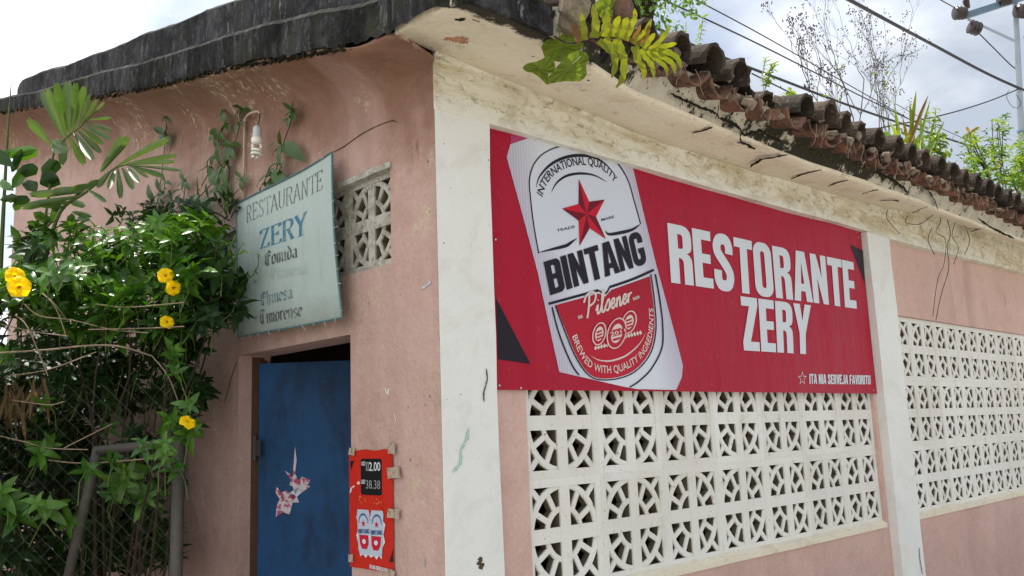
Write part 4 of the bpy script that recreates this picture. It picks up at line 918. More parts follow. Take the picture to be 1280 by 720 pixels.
def sg_quad(*qs):
    a, b_, c, d = [np.array(sg_px(*q)) for q in qs]
    def fn(s, t):
        v = (d*(1-s)+c*s)*(1-t)+(a*(1-s)+b_*s)*t; return sg(float(v[0]), float(v[1]), .0012)
    return fn
def sq(x, y): return (280+x/2.88, 180+y/2.88)
NX = Vector((-1, 0, 0))
put_text(nib('RESTAURANTE', SF, .045, .020, 1.4), sg_quad(sq(84, 224), sq(358, 88), sq(360, 158), sq(86, 282)), 'lettering', 'sign_black', sgn, nrm=NX)
put_text(nib('ZERY', SF, .10, .035, 1.4), sg_quad(sq(136, 312), sq(302, 240), sq(302, 320), sq(138, 376)), 'lettering', 'sign_blue', sgn, nrm=NX)
put_text(nib('Comida', NB), sg_quad(sq(155, 385), sq(268, 358), sq(269, 405), sq(156, 440)), 'lettering', 'sign_black', sgn, nrm=NX)
put_text(nib('Chinesa', NB), sg_quad(sq(138, 535), sq(248, 506), sq(250, 553), sq(140, 584)), 'lettering', 'sign_teal', sgn, nrm=NX)
put_text(nib('Timorense', NB), sg_quad(sq(134, 600), sq(281, 570), sq(281, 618), sq(137, 650)), 'lettering', 'sign_black', sgn, nrm=NX)
put_text(nib('Chinesa', NB), sg_quad(sq(172, 448), sq(305, 424), sq(305, 462), sq(172, 486)), 'faded_lettering', 'sign_faint', sgn, nrm=NX)
for cx, cy in (((121), 495), (122, 624)):
    vs = []
    for i in range(10):
        a = math.pi/2+i*math.pi/5; r_ = 8 if i % 2 == 0 else 3.2; vs.append(sg(*sg_px(*sq(cx+r_*math.cos(a), cy-r_*math.sin(a))), .0012))
    b = MB(); b.add(vs+[sg(*sg_px(*sq(cx, cy)), .0012)], [(i, (i+1) % 10, 10) for i in range(10)]); b.build('star_mark', 'sign_black', sgn)
b = MB()
for i in range(26):
    if i < 12: a = sg(1, .04+i*.08, .004)
    elif i < 22: a = sg(.05+(i-12)*.1, 0.0, .004)
    else: a = sg(.02+(i-22)*.3, 1, .004)
    d = Vector((R_.uniform(-.02, .02), R_.uniform(-.02, .01), R_.uniform(-.02, .02)))
    if i < 12: d.y -= .022
    elif i < 22: d.z -= .016
    d *= .55; b.tube([a-d*.15, a+d*.4+Vector((-.004, 0, 0)), a+d], .0010, 4)
b.build('tie_wire', 'tie', sgn)

# ---------------------------------------------------------------- POSTER
pos = thing('poster', (LX, .3, 1.17), 'small red poster with two cans and a black price panel taped beside the blue door', 'poster')
PO = [onX(*q, LX-.003) for q in ((436.5, 561), (492.7, 564), (492, 715), (435.3, 709))]
PY0, PY1 = (PO[0].y+PO[3].y)/2-.006, (PO[1].y+PO[2].y)/2
PZ1, PZ0 = (PO[0].z+PO[1].z)/2, (PO[2].z+PO[3].z)/2
def pp(u, v, lay=0):  # u,v in the 381x720 enlargement of the poster
    s = (u-68)/239; t = (v-55)/632
    return Vector((LX-.0035-.0005*lay-.002*s, PY0+(PY1-PY0)*s, PZ1+(PZ0-PZ1)*t))
def ppoly(name, pts, mat, lay, holes=()):
    vs, fs = poly_faces(pts, holes); b = MB(); b.add([pp(*v, lay) for v in vs], fs); return b.build(name, mat, pos)
b = MB(); rows = [[pp(68+239*i/10, 55+632*j/14+(4*math.sin(i*1.3) if j == 0 else 0)) for j in range(15)] for i in range(11)]; b.loft(rows, closed=False); b.build('poster_sheet', 'p_red', pos)
ppoly('price_panel', rr_(135, 102, 250, 296, 10), 'p_black', 2)
pq = lambda *q: quad_fn(lambda x, y: pp(x, y, 3), *q)
NXP = Vector((-1, 0, 0))
put_text(heavy('I')if False else bfont('2.00', .01), pq((182, 118), (244, 118), (244, 166), (182, 166)), 'lettering', 'p_white', pos, nrm=NXP)
put_text(bfont('USD', .02), pq((140, 116), (162, 116), (162, 138), (140, 138)), 'lettering', 'p_white', pos, nrm=NXP)
put_text(bfont('USD', .02), pq((138, 214), (160, 214), (160, 236), (138, 236)), 'lettering', 'p_white', pos, nrm=NXP)
put_text(bfont('38.38', 0), pq((164, 214), (242, 214), (242, 262), (164, 262)), 'lettering', 'p_grey', pos, nrm=NXP)
ppoly('digit_ghost', [(166, 120), (180, 120), (180, 166), (166, 166)], 'p_grey', 3, ([(170, 126), (176, 126), (176, 160), (170, 160)][::-1],))
for (cx, tl) in ((150, -6), (222, 8)):
    def cp(x, y): return (cx+x*34+tl*(.5-y)*1.4, 352+y*262)
    ppoly('splash', [cp(-1.25, .3), cp(-1.1, .2), cp(-1.05, .34), cp(-.9, .5), cp(-1.3, .62), cp(-1.0, .8), cp(-.8, 1.04), cp(-.3, .99), cp(.1, 1.06), cp(.5, .98), cp(.9, 1.04), cp(1.0, .8), cp(1.35, .7), cp(1.05, .55), cp(1.3, .35), cp(1.0, .3), cp(.6, .1), cp(-.6, .1)], 'p_white', 1+(cx > 200)*4)
    ppoly('can_top', [cp(-.85, .05), cp(-.5, 0), cp(.5, 0), cp(.85, .05), cp(.9, .12), cp(-.9, .12)], 'p_red', 2+(cx > 200)*4)
    ppoly('can', [cp(-.9, .09), cp(.9, .09), cp(1, .16), cp(1, .9), cp(.8, .98), cp(-.8, .98), cp(-1, .9), cp(-1, .16)], 'p_silver', 3+(cx > 200)*4)
    ppoly('can_red', [cp(-.78, .60), cp(.78, .60), cp(.7, .78), cp(.4, .88), cp(-.4, .88), cp(-.7, .78)], 'v_red', 4+(cx > 200)*4)
    ppoly('arch', [cp(.8*math.cos(a), .36-.20*math.sin(a)) for a in [math.pi*i/10 for i in range(11)]]+[cp(.68*math.cos(a), .36-.16*math.sin(a)) for a in [math.pi*(10-i)/10 for i in range(11)]], 'p_blue', 4+(cx > 200)*4)
    ppoly('star', [cp((.38 if i % 2 == 0 else .15)*math.cos(math.pi/2+i*math.pi/5), .37-(.075 if i % 2 == 0 else .03)*math.sin(math.pi/2+i*math.pi/5)) for i in range(10)], 'v_star', 5+(cx > 200)*4)
    a_ = 4+(cx > 200)*4
    put_text(heavy('BINTANG'), quad_fn(lambda x, y: pp(x, y, a_), cp(-.9, .49), cp(.9, .47), cp(.9, .56), cp(-.9, .58)), 'lettering', 'p_blue', pos, nrm=NXP)
    for k in range(7): x_, y_ = cp(R_.uniform(-.7, .5), -.05-R_.random()*.14); ppoly('foam_fleck', [(x_, y_), (x_+5, y_+2), (x_+3, y_+9)], 'p_gold', 2)
    ppoly('label_mark', [cp(.3*math.cos(i), .73+.05*math.sin(i)) for i in [k*math.tau/9 for k in range(9)]], 'p_white', 5+(cx > 200)*4)
ppoly('pour_mark', [(69, 292), (76, 262), (96, 246), (100, 254), (84, 264), (80, 284)], 'v_cream', 2); ppoly('pour_mark', [(112, 232), (126, 222), (130, 238), (118, 244)], 'v_cream', 2); ppoly('corner_mark', [(74, 115), (98, 112), (78, 165)], 'p_black', 2); ppoly('corner_mark', [(303, 565), (304, 632), (284, 632)], 'p_black', 2)
put_text(heavy('ITA NIA SERVEJA FAVORITU'), pq((180, 660), (300, 670), (300, 690), (180, 680)), 'lettering', 'p_white', pos, nrm=NXP)
for (u, v, w_, h_, r_) in ((90, 62, 34, 40, .2), (310, 50, 36, 60, .1), (318, 175, 66, 60, -.1), (314, 385, 62, 50, .1), (80, 640, 26, 44, 0), (296, 690, 40, 40, .2)):
    pts = [(u+w_*.5*(x*math.cos(r_)-y*math.sin(r_)), v+h_*.5*(y*math.cos(r_)+x*math.sin(r_))) for x, y in ((-1, -1), (-.3, -.9), (1, -1.05), (.95, .1), (1.05, 1), (.1, .9), (-1, 1))]
    ppoly('tape', pts, 'tape', 11)

# ---------------------------------------------------------------- LAMP on a bent conduit
lamp = thing('wall_lamp', (LX-.05, .95, 2.6), 'white spiral bulb hanging from a bent cream conduit above the sign', 'lamp')
XL = LX-.07
P_ = [onX(x, y, LX-.015) for x, y in ((304, 262), (304, 232), (305, 200), (305.5, 165))]+[onX(x, y, xo) for x, y, xo in ((306.5, 150, LX-.02), (311, 143, LX-.04), (318, 140, LX-.06), (323, 139.5, XL), (325, 142, XL))]
b = MB(); b.tube(smooth_pts(P_, 4), .0058, 8); b.build('conduit', 'plastic', lamp, True)
b = MB(); a = P_[1]; b.tube([a-Vector((0, 0, .006)), a+Vector((0, 0, .006))], .0085, 8); a = P_[4]; b.tube([a-Vector((0, 0, .008)), a+Vector((0, 0, .004))], .0085, 8); b.build('clip', 'plastic', lamp)
b = MB(); b.tube([onX(325, 142, XL), onX(324, 150, XL), onX(322, 158, XL)], .0022, 5); b.build('flex', 'stem', lamp)
T = onX(321.5, 157, XL); Bm = onX(320, 205, XL); Hh = T.z-Bm.z
def lathe(prof, c, n=18):
    b = MB(); b.loft([[(c.x+r*math.cos(k*math.tau/n), c.y+r*math.sin(k*math.tau/n), c.z-z) for k in range(n)] for z, r in prof]); return b
K = Hh/.15
lathe([(0, .008), (.004, .013), (.012, .0175), (.034, .0175), (.038, .0185), (.052, .019)], T).build('socket', 'socket', lamp, False)
lathe([(.0525, .019), (.056, .024), (.074, .0235), (.082, .018), (.083, .010)], T).build('lamp_base', 'bulbw', lamp, True)
hel = [(T.x+.011*math.cos(t), T.y+.011*math.sin(t), T.z-.083-.0) for t in (0, 0)]
pts = [Vector((T.x+.012, T.y-.010, T.z-.080)), Vector((T.x+.013, T.y-.012, T.z-.098))]
for i in range(46):
    t = i*.36; r_ = .0175+.003*math.sin(math.pi*i/46); pts.append(Vector((T.x+r_*math.cos(t), T.y+r_*math.sin(t), T.z-.100-.042*i/46)))
b = MB(); b.tube(pts, .0062, 7); b.tube([Vector((T.x-.012, T.y+.012, T.z-.080)), Vector((T.x-.014, T.y+.012, T.z-.102))], .006, 7); b.tube([Vector((T.x, T.y, T.z-.139)), Vector((T.x, T.y, T.z-.147))], [.012, .006], 8); b.build('spiral_tube', 'bulbw', lamp, True)

# ============================================================ PLANTS
def leaf_me(name, mat, w=.36, fold=.10, droop=.18, n=5, tip=.0, wav=0, seed=0, lobes=0):
    rr = random.Random(seed); rows = []
    for i in range(n+1):
        t = i/n; ww = w/2*(math.sin(math.pi*min(1, t**.85)))**.8 if 0 < t < 1 else .006
        z = -droop*t*t+wav*math.sin(t*9+seed); tw = rr.uniform(-.02, .02)
        if lobes: ww *= 1+.22*math.sin(t*lobes)
        rows.append([(t, -ww, z+fold*ww*2+tw), (t, 0, z), (t, ww, z+fold*ww*2-tw)])
    b = MB(); b.loft(rows, closed=False); return b.mesh(name, mat, True)
def frame(p, d, up, s):
    d = Vector(d).normalized(); up = Vector(up); y = up.cross(d)
    y = y.normalized() if y.length > 1e-4 else Vector((1, 0, 0)).cross(d).normalized()
    z = d.cross(y); m_ = Matrix((d, y, z)).transposed().to_4x4()
    return Matrix.Translation(p) @ m_ @ Matrix.Diagonal((s, s, s, 1))
def merge(list_, name, mats, parent, kind='stuff'):
    """list of (mesh, matrix, matidx) joined as one stuff part"""
    vs, fs, mi, o = [], [], [], 0; cache = {}
    for me, mw, k in list_:
        if me.name not in cache: cache[me.name] = (np.array([v.co[:] for v in me.vertices]), [tuple(p.vertices) for p in me.polygons])
        V, Fc = cache[me.name]; A = np.array(mw); vs.append(V @ A[:3, :3].T+A[:3, 3]); fs += [tuple(i+o for i in f) for f in Fc]; mi += [k]*len(Fc); o += len(V)
    V = np.vstack(vs); me = bpy.data.meshes.new(name); me.from_pydata(V.tolist(), [], fs)
    for m_ in mats: me.materials.append(M[m_])
    me.polygons.foreach_set('material_index', mi); me.polygons.foreach_set('use_smooth', [True]*len(fs)); me.update()
    return link(name, me, parent, kind)
def rv(a=1): return Vector((R_.gauss(0, 1), R_.gauss(0, 1), R_.gauss(0, 1))).normalized()*a
LB = {k: [leaf_me('leaf', k, .36+.04*s, .16, .22+.16*s, 6, wav=.022, seed=s) for s in range(4)] for k in ('leaf', 'leaf_shade', 'leaf_vine', 'bush', 'leaf_lime')}
def whorls(p, ax, n_w, nl, size, out, mat='leaf', gap=.032, spread=1.0, fade=.12):
    ax = ax.normalized(); a0 = R_.uniform(0, 6)
    for w in range(n_w):
        q = p-ax*gap*w; side = ax.cross(Vector((.3, .2, 1))).normalized(); oth = ax.cross(side)
        for k in range(nl):
            a = a0+w*.8+k*math.tau/nl+R_.uniform(-.25, .25); d = side*math.cos(a)+oth*math.sin(a)
            dd = d*spread+ax*(.75-.22*w)+Vector((0, 0, R_.uniform(-.25, .1))); s_ = size*(1-.0*w)*R_.uniform(.75, 1.15)*(.7 if w == 0 else 1)
            out.append((R_.choice(LB[mat]), frame(q, dd, ax+rv(.25), s_), mat))
def dep_wall(px, py): return (onX(px, py, LX)-CPOS).dot(CF)

shrub = thing('flowering_shrub', (-.7, 1.9, 0), 'tall glossy green shrub with yellow trumpet flowers covering the left part of the door wall', 'shrub')
LV = []; tips_ = []
def fill(cx, cy, rx, ry, n, d0, d1, mat, size, nl=4, nw=3, up=.6):
    for _ in range(n):
        while True:
            u, v = R_.uniform(-1, 1), R_.uniform(-1, 1)
            if u*u+v*v <= 1: break
        px, py = cx+u*rx, cy+v*ry; dm = min(d1, dep_wall(px, py)-.12)
        d = R_.uniform(min(d0, dm-.1), dm); p = at(px, py, d)
        ax = Vector((R_.uniform(-.6, .3), R_.uniform(-.9, .3), R_.uniform(up-.5, up+.5)))
        whorls(p, ax, nw, nl, size*R_.uniform(.85, 1.15), LV, mat); tips_.append(p)
# sunlit crown
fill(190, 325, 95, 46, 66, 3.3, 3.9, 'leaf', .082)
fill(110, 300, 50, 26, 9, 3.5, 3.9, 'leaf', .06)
fill(60, 300, 40, 26, 8, 3.5, 3.9, 'leaf_shade', .06)
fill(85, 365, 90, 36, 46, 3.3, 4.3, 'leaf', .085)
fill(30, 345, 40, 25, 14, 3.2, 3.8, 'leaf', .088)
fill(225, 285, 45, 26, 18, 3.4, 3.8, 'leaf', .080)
fill(270, 350, 34, 50, 30, 3.4, 3.75, 'leaf_shade', .075)
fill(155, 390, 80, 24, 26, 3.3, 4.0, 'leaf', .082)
fill(210, 400, 45, 30, 16, 3.4, 3.8, 'leaf_shade', .07)
# shaded body: its shade is painted by the darker leaf colour
fill(60, 460, 95, 60, 120, 3.6, 4.9, 'leaf_shade', .075)
fill(160, 455, 75, 50, 60, 3.6, 4.2, 'leaf_shade', .065)
fill(45, 560, 80, 60, 95, 3.8, 5.2, 'leaf_shade', .08)
fill(55, 660, 90, 65, 95, 3.6, 4.8, 'leaf_shade', .08)
fill(165, 590, 55, 55, 24, 3.7, 4.0, 'leaf_shade', .07)
fill(160, 675, 60, 45, 36, 3.6, 4.0, 'leaf_shade', .075)
fill(185, 270, 40, 22, 26, 3.9, 4.3, 'leaf_shade', .055)
fill(255, 255, 45, 25, 12, 3.8, 4.0, 'leaf_shade', .06)
fill(232, 470, 26, 60, 30, 3.5, 3.8, 'leaf_shade', .058)
fill(-120, 430, 120, 150, 130, 2.9, 4.6, 'leaf_shade', .10)  # unseen foliage left of the frame, added to block sky light
fill(-330, 480, 120, 220, 110, 2.4, 4.0, 'leaf_shade', .12)  # more added foliage out of view, screening the sky
fill(-60, 640, 80, 90, 60, 3.0, 4.6, 'leaf_shade', .10)  # added low screen, mostly out of view, keeping skylight off the body
fill(70, 480, 120, 50, 60, 4.2, 5.4, 'leaf_shade', .09)
fill(30, 600, 90, 90, 60, 4.4, 5.8, 'leaf_shade', .10)
# sprigs painted as lit, in the brighter leaf colour, against the dark body
for (px, py, d, n, s_) in ((60, 562, 3.2, 3, .085), (18, 632, 3.1, 3, .085), (50, 628, 3.15, 3, .07), (214, 520, 3.2, 3, .062), (238, 540, 3.2, 4, .068), (225, 505, 3.2, 2, .06), (218, 575, 3.2, 2, .055), (140, 528, 3.5, 2, .05), (210, 440, 3.3, 3, .055), (225, 455, 3.3, 2, .055), (150, 600, 3.35, 4, .09), (135, 615, 3.4, 2, .07), (5, 610, 3.1, 2, .08), (5, 440, 3.3, 2, .06), (48, 500, 3.3, 1, .05), (190, 615, 3.5, 3, .08), (175, 556, 3.15, 2, .05), (150, 566, 3.15, 2, .045), (228, 590, 3.12, 2, .05), (115, 590, 3.15, 2, .06), (100, 650, 3.2, 2, .07), (205, 560, 3.12, 3, .05)):
    for k in range(max(1, n-1)):
        p = at(px+R_.uniform(-12, 12), py+R_.uniform(-9, 9), d+R_.uniform(-.08, .08)); whorls(p, Vector((R_.uniform(-.5, .4), -.7, R_.uniform(-.1, .7))), 2, 4, s_, LV, 'leaf'); tips_.append(p)
LV.sort(key=lambda t: -t[1].to_scale().x/((t[1].to_translation()-CPOS).length)*(2 if t[2] == 'leaf' else 1))
for me, mw, k in LV[:300]: link('leaf', me, shrub, mw=mw)
merge([(me, mw, 0 if k == 'leaf' else 1) for me, mw, k in LV[300:]], 'foliage', ['leaf', 'leaf_shade'], shrub)
# branches: from the foot of the shrub up to a share of the sprigs
b = MB(); foot = [Vector((-.55, 2.0, 0)), Vector((-.8, 2.5, 0)), Vector((-.45, 1.5, 0)), Vector((-1.0, 1.7, 0))]
for i, p in enumerate(tips_):
    if i % 23 == 0 and p.x < LX-.12:
        f = min(foot, key=lambda q: (q-Vector((p.x, p.y, 0))).length)+Vector((R_.uniform(-.08, .08), R_.uniform(-.08, .08), 0))
        m1 = f.lerp(p, .45)+Vector((R_.uniform(-.12, .12), R_.uniform(-.1, .1), .25)); m1.z = min(m1.z, p.z); m2 = f.lerp(p, .8)+Vector((R_.uniform(-.07, .07), R_.uniform(-.07, .07), .12))
        m1.x = min(m1.x, LX-.08); m2.x = min(m2.x, LX-.06)
        b.tube(smooth_pts([f, m1, m2, p], 4), [.007-.005*k/12 for k in range(13)], 5)
b.build('branches', 'stem', shrub, kind='stuff')
b = MB()
for p in tips_:
    d = Vector((R_.uniform(-.5, .5), R_.uniform(-.2, .5), -1)).normalized(); b.tube([p, p+d*.06+rv(.01), p+d*.13+rv(.02)], [.0016, .002, .0022], 4)
b.build('twigs', 'greenstem', shrub, kind='stuff')
# flowers
def flower(px, py, d, size, face):
    p = at(px, py, d); fz = Vector(face).normalized(); X = fz.cross(Vector((0, 0, 1))).normalized(); Y = fz.cross(X)
    a0 = R_.uniform(0, 6); f = None
    rows = []
    for (z, r) in ((-1.3, .10), (-.9, .13), (-.5, .30), (-.15, .42), (0, .50)): rows.append([p+(X*math.cos(k*math.tau/10)+Y*math.sin(k*math.tau/10))*r*size*.6+fz*z*size*.7 for k in range(10)])
    b = MB(); b.loft(rows, cap=False); f = b.build('flower', 'petal', shrub, True)
    b = MB(); b.loft([[p+(X*math.cos(k*math.tau/10)+Y*math.sin(k*math.tau/10))*r*size*.6+fz*z*size*.7 for k in range(10)] for z, r in ((-.75, .12), (-.5, .2), (-.35, .22))], cap=True); b.build('throat', 'throat', f)
    for k in range(5):
        a = a0+k*math.tau/5; rows = []
        for i in range(6):
            t = i/5; r = size*(.24+.86*t); wd_ = size*(.22+.42*math.sin(math.pi*min(1, t*.78+.12)))*(1 if t < .9 else .55); zz_ = fz*size*(.02+.10*math.sin(t*3)-.30*t*t)
            row = []
            for s_ in (-1, -.5, 0, .5, 1): dirn = X*math.cos(a)+Y*math.sin(a); sd_ = -X*math.sin(a)+Y*math.cos(a); row.append(p+dirn*r*(1-.08*abs(s_)*t)+sd_*wd_*s_+zz_+fz*size*.06*(abs(s_)+.6*math.sin(s_*5+k)))
            rows.append(row)
        b = MB(); b.loft(rows, closed=False); b.build('petal', 'petal', f, True)
flower(19, 344, 3.0, .031, (-.1, -1, .25)); flower(24, 358, 2.97, .036, (-.25, -1, .05))
flower(207, 344, 3.28, .029, (-.4, -.9, .15)); flower(217, 360, 3.26, .028, (.0, -1, -.25)); flower(209, 402, 3.28, .026, (-.1, -.8, .3)); flower(235, 527, 3.1, .029, (.1, -.7, .6))
b = MB()
for ln in ([(0, 441), (60, 437), (110, 432), (150, 433), (190, 445)], [(110, 412), (190, 410), (230, 408)], [(60, 372), (72, 390), (82, 418)], [(52, 366), (68, 380), (84, 400)], [(30, 380), (50, 395), (90, 400), (140, 412), (185, 416)], [(0, 405), (45, 415), (85, 420)],
           [(0, 545), (30, 552), (60, 560), (110, 562)], [(60, 575), (110, 579), (200, 572)], [(140, 530), (110, 545), (80, 560)], [(120, 380), (160, 384), (230, 378)], [(190, 445), (210, 470), (222, 500)], [(2, 108+0), (8, 200), (5, 330)], [(15, 500), (60, 506), (80, 502)], [(230, 165), (228, 178)],
           [(8, 470), (60, 462), (120, 440)], [(20, 395), (35, 410), (60, 470)], [(262, 160), (250, 240)]):
    if ln[0][0] == 2: continue
    b = MB(); b.tube(smooth_pts([at(x, y, 3.25+.06*math.sin(x)) for x, y in ln], 4), .0022+.001*(ln[0][1] == 441), 5); b.build('dry_twig', 'twig', shrub)

# ---- creeper climbing the door wall
vine = thing('climbing_creeper', (LX-.03, 1.4, 2.2), 'thin creeper with small dark leaf whorls climbing the pink wall around the lamp', 'creeper')
def v2(x, y): return (180+x/4, 120+y/4)
for ln in ([(60, 560), (85, 420), (105, 240), (112, 150), (118, 90)], [(225, 560), (270, 480), (330, 370), (362, 260), (390, 170), (412, 120)], [(235, 545), (300, 480), (370, 400), (430, 300), (465, 200), (495, 70)], [(380, 590), (415, 520), (425, 400), (430, 350)], [(640, 440), (672, 330), (700, 230), (740, 110), (748, 60)], [(195, 530), (205, 460), (195, 410)]):
    b = MB(); b.tube(smooth_pts([onX(*v2(x, y), LX-.02-.012*math.sin(x*.05)) for x, y in ln], 4), .0022, 5); b.build('stem', 'stem', vine)
for (x, y, s_, n) in ((112, 190, .075, 5), (118, 92, .040, 5), (410, 135, .055, 5), (365, 195, .060, 4), (492, 65, .045, 5), (470, 140, .045, 4), (425, 250, .065, 5), (395, 355, .075, 5), (340, 305, .05, 2), (330, 355, .065, 3), (380, 450, .075, 4), (330, 515, .07, 3), (280, 500, .07, 3), (487, 410, .04, 4),
                      (745, 75, .045, 6), (718, 112, .045, 3), (690, 245, .062, 4), (660, 340, .055, 2), (672, 400, .07, 3), (612, 400, .055, 2), (205, 425, .045, 5), (440, 500, .05, 4), (415, 520, .055, 4), (255, 560, .06, 4), (110, 430, .04, 4), (90, 480, .06, 5), (50, 520, .06, 5), (150, 540, .06, 5), (610, 435, .04, 3)):
    p = onX(*v2(x, y), LX-.035); s_ *= 1.3
    for k in range(n):
        a = k*math.tau/n+R_.uniform(-.4, .4); d = Vector((-.35+R_.uniform(-.2, .1), math.cos(a), math.sin(a)*.8-.25)); link('leaf', R_.choice(LB['leaf_vine']), vine, mw=frame(p, d, Vector((-1, -.2, .6))+rv(.3), s_*R_.uniform(.8, 1.2)))
for (a_, b_, w_) in ((((655, 235)), (603, 250), .05), ((700, 240), (762, 285), .05), ((680, 245), (665, 300), .05), ((650, 365), (562, 425), .05), ((650, 370), (690, 450), .06)):
    p, q = onX(*v2(*a_), LX-.05), onX(*v2(*b_), LX-.07); link('leaf', LB['leaf_vine'][1], vine, mw=frame(p, q-p, Vector((-1, -.2, .5)), (q-p).length))
# ---- seedling in front of the sign
sp = thing('sprig', onX(*sq(125, 470), SX-.05), 'small green shoot reaching across the lower left of the painted sign', 'shoot')
b = MB(); b.tube(smooth_pts([onX(*sq(*q), SX-.04) for q in ((30, 540), (60, 500), (100, 475), (122, 440), (125, 400))], 4), .0018, 5); b.build('stem', 'greenstem', sp)
for (x, y, s_, n) in ((124, 398, .020, 4), (112, 460, .022, 4), (85, 470, .018, 2), (52, 520, .030, 4)):
    for k in range(n):
        a = k*math.tau/n+.5; link('leaf', R_.choice(LB['leaf']), sp, mw=frame(onX(*sq(x, y), SX-.045), Vector((-.3, math.cos(a), math.sin(a)*.8)), Vector((-1, 0, .5)), s_))

# ---- strap leaves
WF = {'leaflet': .66, 'leaf': .62, 'frond': .55}
def strap(base, tip, w, parent, name='leaflet', mat='leaf_palm', sag=.06, fold=.25, n=7, side=None, blunt=.35):
    w *= WF.get(name, 1); d = tip-base; Lh = d.length; s0 = d.cross(side or (CPOS-base)).normalized(); up = s0.cross(d).normalized(); rows = []
    if up.z < 0: up = -up
    for i in range(n+1):
        t = i/n; ww = w/2*(min(1, t*5+.25) if t < .5 else (1 if t < .72 else 1-(1-blunt)*(t-.72)/.28)) if name != 'leaflet' else w/2*(.16+.92*min(1, t/.7)**.8)*(1 if t < .9 else .86); c = base+d*t+up*sag*Lh*math.sin(math.pi*t)*.6+Vector((0, 0, -sag*Lh*t*t*.5))
        ww = max(.0012, ww*(1 if i < n else (.35 if name != 'leaflet' else .75))); rows.append([c-s0*ww+up*ww*fold*2, c-s0*ww*.5+up*ww*fold*.8, c, c+s0*ww*.5+up*ww*fold*.8, c+s0*ww+up*ww*fold*2])
    if name == 'leaflet':   # torn, uneven tip
        q = rows[-1]; k_ = d.normalized()*w; rows[-1] = [q[0]-k_*.1, q[1]+k_*.35, q[2]+k_*.02, q[3]+k_*.45, q[4]-k_*.05]
    b = MB(); b.loft(rows, closed=False); return b.build(name, mat, parent, True)
def q1(x, y): return (x/4, 90+y/4)
palm = thing('young_palm', (-1.05, 2.6, 0), 'young palm with split fan shaped fronds in front of the pink wall', 'palm')
DP = 4.0
fr_ = []
b = MB(); b.tube(smooth_pts([at(40, 380, DP), at(60, 250, DP), at(*q1(270, 400), DP), at(*q1(330, 330), DP), at(*q1(400, 275), DP), at(*q1(440, 240), DP)], 5), [.007-.005*k/25 for k in range(26)], 6); b.build('stalk', 'greenstem', palm)
for i, (bx, by, tx, ty, w) in enumerate(((315, 330, 214, 98, .055), (325, 325, 240, 84, .045), (335, 320, 283, 58, .05), (345, 312, 340, 50, .06), (358, 305, 378, 58, .045), (372, 297, 420, 72, .04), (392, 282, 448, 112, .028), (405, 272, 482, 136, .024), (420, 258, 520, 146, .018), (440, 240, 553, 226, .022), (430, 250, 556, 290, .03), (415, 262, 552, 326, .036), (400, 275, 512, 354, .036), (385, 288, 502, 395, .040), (365, 300, 468, 430, .048), (345, 320, 418, 450, .052), (325, 335, 310, 455, .05))):
    strap(at(*q1(bx, by), DP), at(*q1(tx, ty), DP-.10*(i % 3)+.04), w, palm, sag=.05)
strap(at(*q1(265, 375), DP-.03), at(*q1(148, 240), DP-.1), .06, palm, mat='leaf_palm')
strap(at(*q1(262, 360), DP-.05), at(*q1(345, 385), DP-.16), .09, palm, fold=.5)
b = MB(); b.tube(smooth_pts([at(55, 330, DP-.2), at(*q1(300, 700), DP-.2), at(*q1(430, 600), DP-.2), at(*q1(560, 490), DP-.2), at(*q1(640, 460), DP-.2)], 5), [.010-.007*k/20 for k in range(21)], 6); b.build('stalk', 'greenstem', palm)
for i, (bx, by, tx, ty, w) in enumerate(((500, 500, 612, 322, .05), (510, 498, 636, 325, .045), (570, 480, 832, 324, .042), (620, 462, 878, 408, .03), (630, 466, 868, 438, .026), (640, 468, 900, 480, .02), (645, 470, 808, 512, .034), (650, 470, 740, 520, .022), (635, 475, 696, 542, .032), (610, 478, 665, 575, .038), (590, 482, 604, 620, .036), (575, 488, 545, 574, .034), (555, 498, 490, 568, .034), (500, 540, 440, 560, .03), (470, 560, 350, 590, .045), (450, 575, 250, 600, .05), (420, 600, 160, 605, .045), (400, 620, 120, 668, .045), (360, 650, 220, 655, .04), (330, 680, 205, 655, .045), (440, 590, 530, 640, .03))):
    strap(at(*q1(bx, by), DP-.2), at(*q1(tx, ty), DP-.24-.05*(i % 3)), w, palm, sag=.07)
# ---- broad leaved plant at the left margin
bl = thing('broad_leaf_plant', (-1.6, 3.4, 0), 'dark broad leaved plant at the far left edge below the palm fan', 'plant')
def q6(x, y): return (x/6, 230+y/6)
b = MB(); b.tube(smooth_pts([at(22, 420, 4.3), at(*q6(190, 540), 4.3), at(*q6(380, 290), 4.2), at(*q6(500, 150), 4.2), at(*q6(640, 30), 4.2)], 5), .006, 6); b.build('stalk', 'stem', bl)
for (a_, c_, w, mt) in (((0, 420), (185, 378), .07, 'leaf'), ((60, 430), (190, 385), .09, 'leaf'), ((-60, 380), (70, 470), .09, 'leaf_shade'), ((60, 500), (110, 380), .05, 'leaf_shade'), ((0, 550), (70, 590), .06, 'leaf'), ((110, 560), (190, 575), .08, 'leaf_shade'), ((130, 480), (60, 580), .07, 'leaf'), ((200, 560), (290, 520), .12, 'leaf_shade'), ((215, 520), (290, 440), .10, 'leaf_shade'), ((150, 640), (60, 640), .07, 'leaf_shade'), ((0, 640), (90, 620), .05, 'leaf_shade'), ((190, 480), (100, 500), .09, 'leaf_shade')):
    strap(at(*q1(*a_), 4.0), at(*q1(*c_), 3.95), w, bl, 'leaf', mt, blunt=.15)
